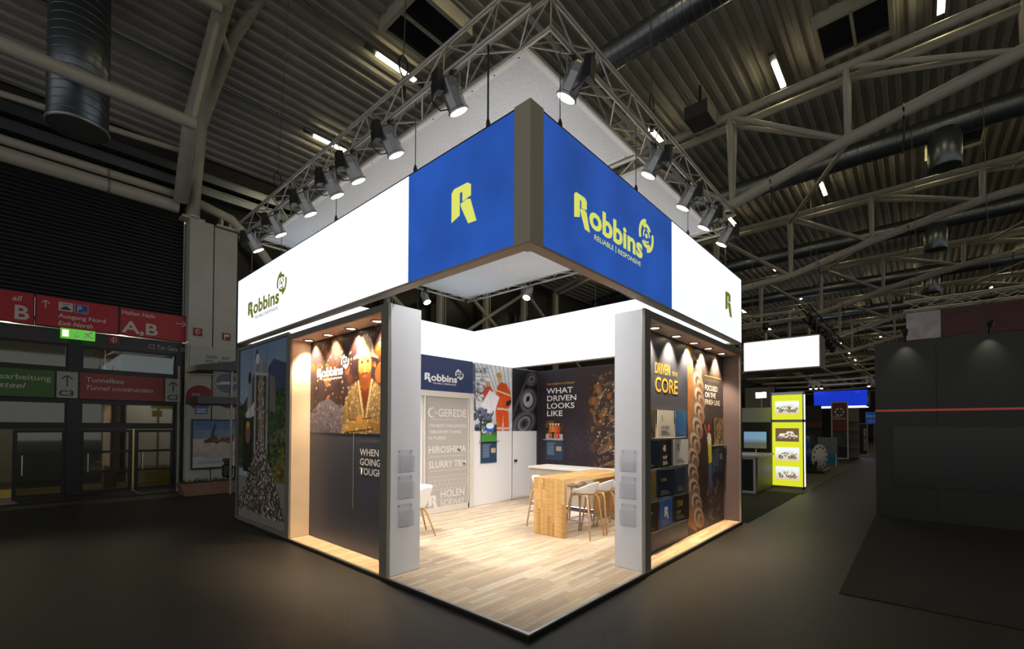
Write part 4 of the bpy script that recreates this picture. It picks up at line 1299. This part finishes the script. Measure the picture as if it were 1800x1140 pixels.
info_board((3.96, Y4 + .0, .95), UR, NR, .48, .46, .47, 'blue info board with machine picture below the two workers', 41, ['4a5a3a', '2f4a2a', '6a7a8a', 'c8c8c0', '22301f'])

dw = thing('partition_wall', 'dark rear stand wall printed with rock face and white headline', 'wall', (5.9, 2.5, .05))
box('core', (5.9, .4, .054), (5.99, Y4 + .12, 3.1), mat('plum_dark_wall', '2f2a30', .5), dw)
pr = Print(4.2, 2.5, 55)
pr.fill('352e36').tex(2, .2, 81)
pr.mix(np.clip((pr.x - .33) * 9, 0, 1) * np.clip((.42 - pr.x) * 9, 0, 1) * .8 * (pr.y < .7), '6a4430')
rm = np.clip((pr.x + pr.y * .25 - .42) * 6, 0, 1)
pr.mix(rm * .75, '3a2a20')
pr.blobs(800, (.36, .0, 1, .95), (.02, .1), ['5a4028', '7a5632', '2a2220', '3c3030', '8a6a44', '4a3c38', '96602c'], 83, .6)
pr.blobs(900, (.4, .0, 1, .85), (.008, .025), ['c0a47c', 'd8c8ac', '8a6a48', '5a4434', 'a88c70'], 84, .75)
for k in range(5):
    pr.line((.4 + k * .02, .1 + k * .13), (.75, .35 + k * .14), .03, '9c8c80', .5)
pr.blobs(500, (0, .0, .36, .5), (.004, .012), ['5a525a', '6f666e', '463e46'], 85, .6)
pr.build('rock_print', (5.9, 4.6, .58), UL, dw, NL)
text('headline', 'WHAT\nDRIVEN\nLOOKS\nLIKE', (5.898, 4.34, 2.535), UL, .128, WINK, dw, width=.86, bold=.02, n=NL, pitch=.18)
text('small_heading', 'THE ROBBINS COMPANY', (5.898, 4.34, 2.74), UL, .045, GOLD, dw, width=.82, n=NL)
info_board((5.9, 4.35, .95), UL, NL, .5, .46, .48, 'blue info board with group photo on the dark rock wall', 42, ['3a2a1c', '5a4020', '2a2018', '7a5a30'])

# ------------------------------------------------------------------ counter, table, stools, chair
ct = thing('reception_counter', 'long concrete-look counter with glowing plinth before the dark rock wall', 'counter', (5, 2.4, .05))
box('body', (4.66, .9, .16), (5.3, 3.84, .86), CONC, ct)
box('top', (4.63, .88, .86), (5.32, 3.86, .9), mat('pale_counter_top', 'd3cfc8', .45), ct)
box('plinth', (4.76, 1.0, .054), (5.2, 3.76, .16), BLACK, ct)
box('led_strip', (4.7, .95, .145), (4.73, 3.8, .158), mat('cool_led', 'ffffff', .4, emit='e4e6ff', estr=14), ct)
tb = thing('bar_table', 'tall oak block table with solid end panel', 'table', (3.7, 1.9, .05))
WOODT = [mat('butcher_oak_%s' % n, c, .4, noise=(5, .15), stretch=(1, 1, 10)) for n, c in (('honey', 'bd9258'), ('light', 'c9a16a'), ('brown', 'ab8048'), ('amber', 'c09a5e'))]
ep = box('end_panel', (2.79, 1.62, .054), (2.85, 2.21, .87), WOODT[0], tb)
R = random.Random(12)
for j in range(13):
    z = .055
    yy = 1.62 + j * .0454
    while z < .925:
        L = min(R.choice((.2, .3, .4, .5)), .93 - z)
        if L > .03:
            box('block_strip', (2.786, yy + .0004, z), (2.79, yy + .0450, z + L - .001), WOODT[R.randrange(4)], ep)
        z += L
tp = box('table_top', (2.79, 1.62, .87), (4.62, 2.21, .93), mat('oak_top', 'c49a5e', .38, noise=(3, .15), stretch=(1, 10, 10)), tb)
for j in range(13):
    x = 2.79
    yy = 1.62 + j * .0454
    while x < 4.615:
        L = min(R.choice((.3, .45, .6)), 4.62 - x)
        if L > .03:
            box('block_strip', (x + .0005, yy + .0004, .93), (x + L - .0005, yy + .0450, .933), WOODT[R.randrange(4)], tp)
        x += L
box('far_leg', (4.56, 1.62, .054), (4.615, 2.21, .87), WOODT[2], tb)

SHELL = mat('white_shell_plastic', 'e9e9ea', .35)
LEGW = mat('pale_oak_leg', 'c09a6a', .5)
def shell(parent, arm):
    # moulded seat: rows of (height along profile) swept round
    vs, fs = [], []
    n, k = 28, 9
    rx, ry = (.25, .25) if arm else (.215, .2)
    for i in range(k + 1):
        t = i / k
        for j in range(n):
            a = 2 * PI * j / n
            back = .5 + .5 * math.cos(a)     # 1 at the back (+x)
            r = t ** .62
            if arm:
                hgt = .37 * back ** .55 + .03 if t > .5 else 0
                z = .0 + (max(0, t - .42) / .58) ** 1.3 * (.3 * min(1, back * 1.7) ** .8 + .04)
            else:
                z = (max(0, t - .5) / .5) ** 1.5 * (.17 * back ** 1.4 + .02)
            vs.append((rx * r * math.cos(a) * (1 + .12 * t * back), ry * r * math.sin(a), z))
    for i in range(k):
        for j in range(n):
            j2 = (j + 1) % n
            fs.append((i * n + j, i * n + j2, (i + 1) * n + j2, (i + 1) * n + j))
    b_ = MB().add(vs, fs)
    b_.f.append(tuple(range(n))[::-1])
    b_.m.append(0)
    return b_
def make_seat(name, label, cat, arm, group):
    t = thing(name, label, cat, (0, 0, 0), group=group)
    sz = .41 if arm else .66
    s_ = shell(t, arm).build('seat_shell', SHELL, t, True)
    s_.location = (0, 0, sz)
    md = s_.modifiers.new('thick', 'SOLIDIFY')
    md.thickness = .012
    md.offset = 0
    md = s_.modifiers.new('smooth', 'SUBSURF')
    md.levels = md.render_levels = 1
    foot = .26 if arm else .23
    for sx in (-1, 1):
        for sy in (-1, 1):
            MB().tube([(sx * .05, sy * .1, sz - .012), (sx * .13, sy * .125, sz - .03), (sx * .16, sy * .15, sz - .09), (sx * foot, sy * (foot - .03), .0)], [.013, .016, .016, .011], 8).build('leg', LEGW, t, True)
    MB().box((-.13, -.13, sz - .03), (.13, .13, sz - .008)).build('under_frame', LEGW, t)
    if not arm:
        q = .2
        k = (sz - .09 - .25) / (sz - .09)
        fx, fy = .16 + (foot - .16) * k, .15 + (foot - .18) * k
        b_ = MB()
        b_.tube([(-fx, -fy, .25), (fx, -fy, .25), (fx, fy, .25), (-fx, fy, .25), (-fx, -fy, .25)], .007, 6)
        b_.build('foot_ring', CHROME, t)
    return t
s1 = make_seat('bar_stool', 'white shell bar stool with oak legs', 'stool', False, 'bar stools at the oak table')
SPOTS = [(3.15, 1.5, -90, 'white shell bar stool next to the solid end panel, aisle side of the oak table'), (3.61, 1.5, -88, 'white shell bar stool in the middle of the aisle side of the oak table'), (4.07, 1.48, -92, 'white shell bar stool nearest the counter, aisle side of the oak table'),
         (3.27, 2.36, 90, 'white shell bar stool behind the oak table by its end panel'), (3.85, 2.14, 94, 'white shell bar stool behind the oak table towards the counter')]
for i, (x, yy, a, lab) in enumerate(SPOTS):
    o = s1 if i == 0 else copy_tree(s1)
    o.location = (x, yy, .0535)
    o.rotation_euler = (0, 0, math.radians(a))
    o['label'] = lab
ch = make_seat('shell_armchair', 'white shell armchair with oak legs just behind the grey pillar', 'chair', True, None)
ch.location = (1.42, 3.48, .058)
ch.rotation_euler = (0, 0, math.radians(-20))

# ------------------------------------------------------------------ neighbouring stands along the aisle
tw = thing('poster_tower', 'tall yellow backlit tower with four machine pictures', 'light box', (12.1, .4, 0))
YEL = mat('yellow_backlit', 'c9d020', .5, emit='d6dc2c', estr=1.0)
box('core', (11.97, .02, .06), (12.24, .79, 2.68), YEL, tw)
box('white_side', (11.98, -.0, .06), (12.24, .02, 2.68), mat('white_backlit', 'ffffff', .5, emit='fff8e6', estr=2.2), tw)
for z in (0, 1.88, 2.66):
    box('frame_rail', (11.95, -.01, z), (12.26, .8, z + .075), ALU, tw)
for yy in (-.01, .77):
    box('frame_post', (11.95, yy, 0), (11.975, yy + .03, 2.7), ALU, tw)
YM = attr_mat('backlit_ink', .5, 1.1)
for k, z in enumerate((.24, .78, 1.33, 2.1)):
    pr = Print(.58, .38, 110)
    pr.vgrad('cdb98a', 'dfe6ee', 0, .8)
    if k == 2:
        pr.fill('6a5238')
    pr.poly([(.1, .3), (.2, .6), (.45, .62), (.5, .75), (.75, .75), (.82, .5), (.95, .45), (.95, .3)], 'ddd6c4').blobs(24, (.1, .25, .95, .6), (.015, .04), ['5c4c3a', 'a08c70', '8a7a60'], 90 + k, .9)
    for xx in (.24, .62, .8):
        pr.ell(xx, .27, .09, .12, '4a4038').ell(xx, .27, .04, .06, 'b8ac98')
    pr.build('machine_picture', (11.97, .69, z), UL, tw, NL, m=YM)
WFR = mat('white_stand_frame', 'c9c9c6', .5)
t = thing('stand_wall', 'white topped dark stand wall behind the yellow tower', 'wall', (12.4, 2, 0))
box('dark_panel', (12.4, .85, .014), (12.5, 5.5, 1.9), mat('charcoal_panel', '1c1d1c', .6), t)
box('fascia', (12.36, .85, 1.9), (12.5, 5.5, 2.34), mat('grey_fascia', '9a9a96', .5), t)
t = thing('display_screen', 'screen showing a blue sea picture on the neighbouring stand', 'screen', (12.3, 1.35, 1.0))
pr = Print(.62, .5, 60)
pr.vgrad('6a6a60', '88b0d8', .3, .6)
pr.build('picture', (12.32, 1.62, 1.1), UL, t, NL, m=attr_mat('screen_glow', .3, .5))
box('casing', (12.325, .98, 1.08), (12.36, 1.64, 1.62), BLACK, t)
rod('stand_pole', (12.35, 1.3, 0), (12.35, 1.3, 1.1), .025, ALU, t)
t = thing('counter', 'white framed counter with lime green front beside the yellow tower', 'counter', (11, 1, 0))
MB().frame((10.25, .8, 0), (0, 1, 0), (0, 0, 1), (1, 0, 0), .7, .95, .06, .05).build('side_frame', WFR, t)
box('dark_side', (10.28, .84, .05), (10.32, 1.46, .9), mat('charcoal_panel'), t)
box('lime_front', (10.26, .76, .04), (11.9, .8, .95), mat('lime_front_print', '5d6a20', .5, noise=(1.2, .6)), t)
box('top', (10.2, .72, .95), (11.95, 1.55, 1.0), WFR, t)
for x, yy, z, lab in ((12.6, 1.2, 2.62, 'glaring white floodlight above the yellow tower'), (10.9, 1.9, 1.95, 'glaring white floodlight beside the dark stand wall')):
    t = thing('floodlight', lab, 'floodlight', (x, yy, z))
    MB().box((x - .02, yy - .16, z), (x + .08, yy + .16, z + .2)).build('housing', DARK, t)
    box('lens', (x - .03, yy - .14, z + .02), (x - .021, yy + .14, z + .18), mat('floodlight_lens', 'ffffff', .3, emit='fff6e0', estr=30), t)
    rod('stand_pole', (x + .03, yy, 0), (x + .03, yy, z), .02, ALUD, t)
# carpet of the neighbour stands
cpt = box('stand_carpet', (11.0, -.12, 0), (24, 6, .012), mat('grey_carpet', '6b6760', .9, noise=(60, .1)))
tag(cpt, 'light grey carpet of the stand with the blue machine', 'carpet')
cpt = box('stand_carpet', (6.15, -.05, 0), (10.98, 6, .008), mat('olive_carpet', '3d3d30', .9, noise=(60, .1)))
tag(cpt, 'dull olive carpet between the stand and the yellow tower', 'carpet')
# blue machine with white flange
t = thing('tunnel_machine', 'blue drum machine with round white flange on a black skid', 'machine', (17.8, 1.2, 0))
MBL = mat('machine_blue', '1d4a86', .35, .2)
MB().lathe([(.3, 0), (.62, .05), (.7, .3), (.7, 1.2), (.5, 1.4), (.2, 1.45)], (18.2, .75, .78), (-.25, 1, 0), 24).build('drum', MBL, t, True)
MB().lathe([(.46, 0), (.48, .02), (.48, .06), (.2, .07), (.18, .1), (.06, .1)], (18.15, .5, .62), (-.45, -1, 0), 28).build('flange', WFR, t, True)
b_ = MB()
for k in range(12):
    a = k * PI / 6
    ax = Vector((-.45, -1, 0)).normalized()
    s_ = Vector((0, 0, 1)).cross(ax)
    b_.lathe([(.035, .07), (.035, .085)], Vector((18.15, .5, .62)) + s_ * .38 * math.cos(a) + Vector((0, 0, .38 * math.sin(a))), ax, 8)
b_.build('bolt_circle', BLACK, t)
MB().box((17.5, .25, .013), (19.2, 2.0, .12)).prism([(0, 0), (1.5, 0), (1.2, .35), (.3, .35)], (17.6, .5, .12), (1, 0, 0), (0, 0, 1), (0, 1, 0), 1.2).build('skid', BLACK, t)
MB().box((17.48, .24, .13), (19.2, .27, .17)).build('warning_edge', mat('warning_yellow', 'c8a820', .5), t)
for k in range(4):
    rod('hydraulic_ram', (18.8 + k * .15, 1.2, .6), (18.8 + k * .15, 1.3, 1.35), .05, ALUD, t)
t = thing('notice_stand', 'small grey and blue notice stand beside the blue machine', 'notice', (22.4, .7, 0))
box('upper_panel', (22.4, .35, .55), (22.43, 1.1, 1.3), mat('notice_grey', '6f7880', .5), t)
box('lower_panel', (22.4, .35, .05), (22.43, 1.1, .55), mat('notice_light_blue', '2f7aa8', .5), t)
for yy in (.4, 1.05):
    rod('foot', (22.3, yy, 0), (22.42, yy, .6), .02, ALU, t)
# red sign stand with shelves
t = thing('sign_tower', 'white framed stand tower with red emblem panel and shelves', 'stand', (28.7, .9, 0))
MB().frame((28.6, 1.28, .02), UL, (0, 0, 1), (1, 0, 0), .78, 3.2, .05, .1).build('frame', WFR, t)
box('red_panel', (28.62, .54, 1.55), (28.68, 1.25, 3.18), mat('russet_red', '6f2a22', .5), t)
box('photo_panel', (28.62, .54, .75), (28.68, 1.25, 1.5), mat('dim_photo', '3a3a3c', .5, noise=(6, .6)), t)
box('dark_panel', (28.62, .54, .05), (28.68, 1.25, .7), mat('charcoal_panel'), t)
for k in range(6):
    a = k * PI / 3
    MB().lathe([(.085, 0), (.11, .004)], (28.615, .9 + .13 * math.cos(a), 2.65 + .13 * math.sin(a)), (-1, 0, 0), 14).build('emblem_petal', SINK, t)
text('lettering', 'BOART\nLONGYEAR', (28.615, 1.2, 2.34), UL, .09, SINK, t, width=.6, bold=.03, n=NL)
t = thing('shelf_unit', 'pale shelf unit beside the red sign tower', 'shelf', (29.5, .6, 0))
box('back', (29.8, .1, 0), (29.85, .75, 2.9), mat('dull_cream', '6d6a62', .6), t)
for z in (.05, .6, 1.1, 1.6, 2.1):
    box('shelf', (29.4, .1, z), (29.8, .75, z + .04), mat('dull_cream'), t)
t = thing('banner_stand', 'narrow black vertical banner stand with white frame', 'banner', (33.6, .2, 0))
box('panel', (33.6, -.02, .1), (33.66, .46, 2.0), BLACK, t)
MB().frame((33.58, .48, 0), UL, (0, 0, 1), (1, 0, 0), .52, 2.03, .025, .09).build('frame', SINK, t)
text('lettering', 'BOART LONGYEAR', (33.595, .16, 1.7), (0, 0, -1), .14, SINK, t, width=1.4, bold=.02, n=NL, vdir=(0, -1, 0))
# blue fascia stand further on
t = thing('blue_fascia', 'bright blue hanging fascia of a far stand', 'fascia', (33, 1.2, 3.1))
box('front', (32.5, -.1, 3.15), (32.6, 2.65, 4.12), mat('vivid_blue_fascia', '0d2fc0', .5, emit='1238d8', estr=.7), t)
box('side', (32.6, -.1, 3.15), (35.5, -.02, 4.12), mat('navy_fascia', '16206a', .5), t)
text('lettering', 'TM', (32.495, .5, 3.92), UL, .12, WINK, t, n=NL)
MB().obox((32.49, 2.1, 3.5), (0, -1.5, .03), (0, 0, .03), (-.005, 0, 0)).build('underline', mat('pale_blue_ink', '5a9ae0', .5), t)
box('yellow_mark', (32.7, -.11, 3.4), (33.6, -.101, 3.75), mat('yellow_mark', 'c8a820', .5), t)
for yy in (.2, 2.3):
    rod('wire', (32.55, yy, 4.12), (32.55, yy, 4.535), .01, WIRE, t)
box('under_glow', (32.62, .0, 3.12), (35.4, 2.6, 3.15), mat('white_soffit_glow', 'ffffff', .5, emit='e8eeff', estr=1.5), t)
ft = thing('rigging_truss', 'small rigging truss above the bright blue fascia', 'truss', (33, 1.2, 4.7))
truss_beam(ft, (32.4, -.2, 4.7), (32.4, 2.8, 4.7), s=.3, r=.03, step=.5)
truss_beam(ft, (32.4, -.2, 4.7), (36, -.2, 4.7), s=.3, r=.03, step=.5)
truss_beam(ft, (32.4, 2.8, 4.7), (36, 2.8, 4.7), s=.3, r=.03, step=.5)
for yy in (0, 2.6):
    rod('hoist_wire', (32.4, yy, 4.82), (32.4, yy, roof_z(yy) - .01), .012, WIRE, ft)
    rod('hoist_yoke', (32.2, yy, 4.84), (32.6, yy, 4.84), .02, STEEL, ft)
for k, yy in enumerate((-.2, 2.2, 2.5, 2.8)):
    t = thing('stage_lamp', 'small bright lamp under the truss of the blue fascia', 'lamp', (32.3, yy, 4.4), group='lamps above the blue fascia')
    MB().lathe([(.07, 0), (.09, .12), (.06, .2)], (32.3, yy, 4.3), (.3, 0, 1), 10).build('can', BLACK, t)
    rod('hook', (32.3, yy, 4.45), (32.25, yy, 4.535), .015, BLACK, t)
    MB().lathe([(.075, -.012), (.075, -.002)], (32.3, yy, 4.3), (.3, 0, 1), 10).build('lens', LAMP, t)
t = thing('hall_number_sign', 'blue hall number sign reading bauma C2.402', 'sign', (34, -.4, 1.9))
box('plate', (33.0, -.86, 2.0), (33.05, .02, 2.75), mat('number_blue', '1f5aa8', .5, emit='1f5aa8', estr=.15), t)
text('lettering', 'bauma', (32.995, -.05, 2.45), UL, .14, WINK, t, width=.66, n=NL)
text('lettering', 'C2.402', (32.995, -.12, 2.12), UL, .11, WINK, t, width=.52, n=NL)
rod('pole', (33.03, -.4, 0), (33.03, -.4, 2.0), .025, ALUD, t)
t = thing('hall_number_sign', 'small blue number sign behind the yellow tower', 'sign', (20, 1.5, 2))
box('plate', (21.0, 1.5, 1.85), (21.05, 1.95, 2.25), mat('number_blue'), t)
MB().box((20.99, 1.55, 2.08), (21.0, 1.9, 2.12)).box((20.99, 1.55, 1.96), (21.0, 1.85, 2.0)).build('print_lines', WINK, t)
rod('pole', (21.03, 1.7, 0), (21.03, 1.7, 1.85), .02, ALUD, t)
t = thing('lettered_wall', 'tall pale grey stand wall lettered FA behind the yellow tower', 'wall', (24, 4.5, 0))
box('panel', (24, 3.2, 0), (24.1, 4.6, 3.9), mat('pale_grey_panel', '77756f', .6), t)
text('lettering', 'FA', (23.995, 4.5, 3.45), UL, .2, GREYINK, t, n=NL)
# dark stand at the back with orange strip and models
t = thing('far_stand', 'dim far stand with orange lettered fascia and dark exhibits', 'stand', (26, 4, 0))
box('back_wall', (27.4, 1.6, 0), (27.5, 8, 3.0), mat('dim_grey_wall', '2e2d2c', .7), t)
box('orange_fascia', (27.3, 1.6, 1.75), (27.4, 8, 2.1), mat('dim_orange', '5c2a16', .6), t)
R = random.Random(5)
for k in range(7):
    yy = 2 + k * .6
    MB().lathe([(.3, 0), (.34, .2), (.2, .35), (.22, .6), (.08, .75)], (26.6, yy, .45 + R.uniform(0, .3)), n=12).build('exhibit', mat('dim_exhibit', '24242a', .5), t, True)
    MB().box((26.35, yy - .25, 0), (26.85, yy + .25, .46)).build('exhibit_plinth', mat('dim_grey_wall'), t)
# white hanging light box
t = thing('hanging_lightbox', 'plain white hanging light box beyond the stand', 'light box', (16.6, 1.3, 3.9))
box('box', (16.05, .13, 3.85), (17.2, 2.6, 5.02), mat('box_grey', '8a8886', .6), t)
box('lit_front', (16.03, .16, 3.9), (16.05, 2.57, 4.98), mat('white_glow_front', 'ffffff', .5, emit='ffffff', estr=.95), t)
for yy in (.3, 2.4):
    rod('wire', (16.6, yy, 5.02), (16.6, yy, roof_z(yy) + .2), .008, WIRE, t)
ft = thing('rigging_truss', 'dark rigging truss with black lamps beyond the white hanging box', 'truss', (20, 1, 6))
truss_beam(ft, (18.4, 1.0, 6.5), (26, .6, 6.0), s=.36, r=.03, step=.5, mm=mat('dark_truss', '3a3937', .5, .5))
for k in range(8):
    x = 19.0 + k * .9
    MB().lathe([(.06, 0), (.11, .08), (.11, .3), (.06, .36)], (x, .85, 5.95 - k * .05), (-.3, -.3, 1), 8).build('black_lamp', BLACK, ft)
for x in (19, 25):
    rod('hoist_wire', (x, .8, 6.3), (x, .8, roof_z(.8) + .02), .01, WIRE, ft)
ft = thing('rigging_truss', 'silver rigging truss above the white hanging box', 'truss', (17, 2, 5.6))
truss_beam(ft, (18.4, 1.0, 6.3), (16.2, 5.5, 5.9), s=.3, r=.026, step=.5)
for k in range(2):
    yy = 2.2 + k * .9
    MB().lathe([(.07, 0), (.12, .08), (.12, .26), (.07, .3)], (17.8 - k * .4, yy, 5.72), (0, 0, 1), 8).build('black_lamp', BLACK, ft)
# black stand wall across the aisle
bw = thing('black_stand_wall', 'large black stand wall with a thin red stripe across the aisle', 'wall', (8.6, -5, 0))
BLKW = mat('black_wall_panel', '1a1b19', .5, noise=(1.5, .15))
for k, (y0, y1) in enumerate(((-2.62, -1.74), (-3.72, -2.625), (-4.9, -3.725), (-6.1, -4.905))):
    box('wall_panel', (8.6, y0, .011), (8.75, y1, 3.39), BLKW, bw)
box('red_stripe', (8.592, -6.1, 2.05), (8.6, -1.74, 2.09), mat('red_stripe', 'a8423a', .5, emit='a8423a', estr=.25), bw)
box('black_screen', (8.58, -5.6, .62), (8.6, -2.0, 1.75), mat('screen_black', '030303', .3), bw)
box('side_return', (8.75, -1.84, .011), (11.5, -1.74, 3.39), BLKW, bw)
cpt = box('stand_carpet', (3.0, -12, 0), (14, -1.72, .01), mat('black_carpet', '171613', .9, noise=(60, .1)))
tag(cpt, 'black carpet of the dark stand across the aisle', 'carpet')
for x, lab in ((-2.2, 'small spot lamp washing the black wall near its free edge'), (-3.3, 'small spot lamp washing the black wall further from its edge')):
    t = thing('wall_washer', lab, 'lamp', (8.4, x, 3.5))
    MB().lathe([(.03, 0), (.05, .1), (.03, .14)], (8.42, x, 3.46), (-.2, 0, 1), 10).build('can', BLACK, t)
    rod('arm', (8.6, x, 3.39), (8.43, x, 3.56), .012, BLACK, t)
    l = bpy.data.lights.new('wash_beam', 'SPOT')
    l.energy = 12
    l.color = (1, .95, .75)
    l.spot_size = math.radians(70)
    l.spot_blend = 1
    lo = bpy.data.objects.new('wash_beam', l)
    lo.location = (8.42, x, 3.43)
    lo.rotation_euler = (Vector((-.35, 0, 1))).to_track_quat('Z', 'Y').to_euler()
    link(lo, t)
t = thing('hanging_banner', 'dark red and silver banner hanging from a truss above the black wall', 'banner', (14, -3.5, 4.2))
box('silver_part', (14, -2.86, 4.2), (14.06, -2.16, 4.95), mat('silver_fabric', 'a39ca6', .4, noise=(4, .2)), t)
box('red_part', (14, -7.5, 4.2), (14.06, -2.865, 4.95), mat('dark_red_fabric', '3f0d12', .5, noise=(3, .4)), t)
truss_beam(t, (14.03, -2.1, 5.15), (14.03, -7.5, 5.15), s=.26, r=.022, step=.4)
for yy in (-2.4, -3.8):
    rod('hoist_wire', (14.03, yy, 5.28), (14.03, yy + .1, roof_z(yy) + .02), .008, WIRE, t)
# things that stand on the carpets rest on the pile
for nm, dz in (('poster_tower', .0125), ('display_screen', .0125), ('floodlight', .0125), ('hall_number_sign.001', .0125), ('notice_stand', .0125), ('counter', .0085), ('floodlight.001', .0085)):
    bpy.data.objects[nm].location.z += dz
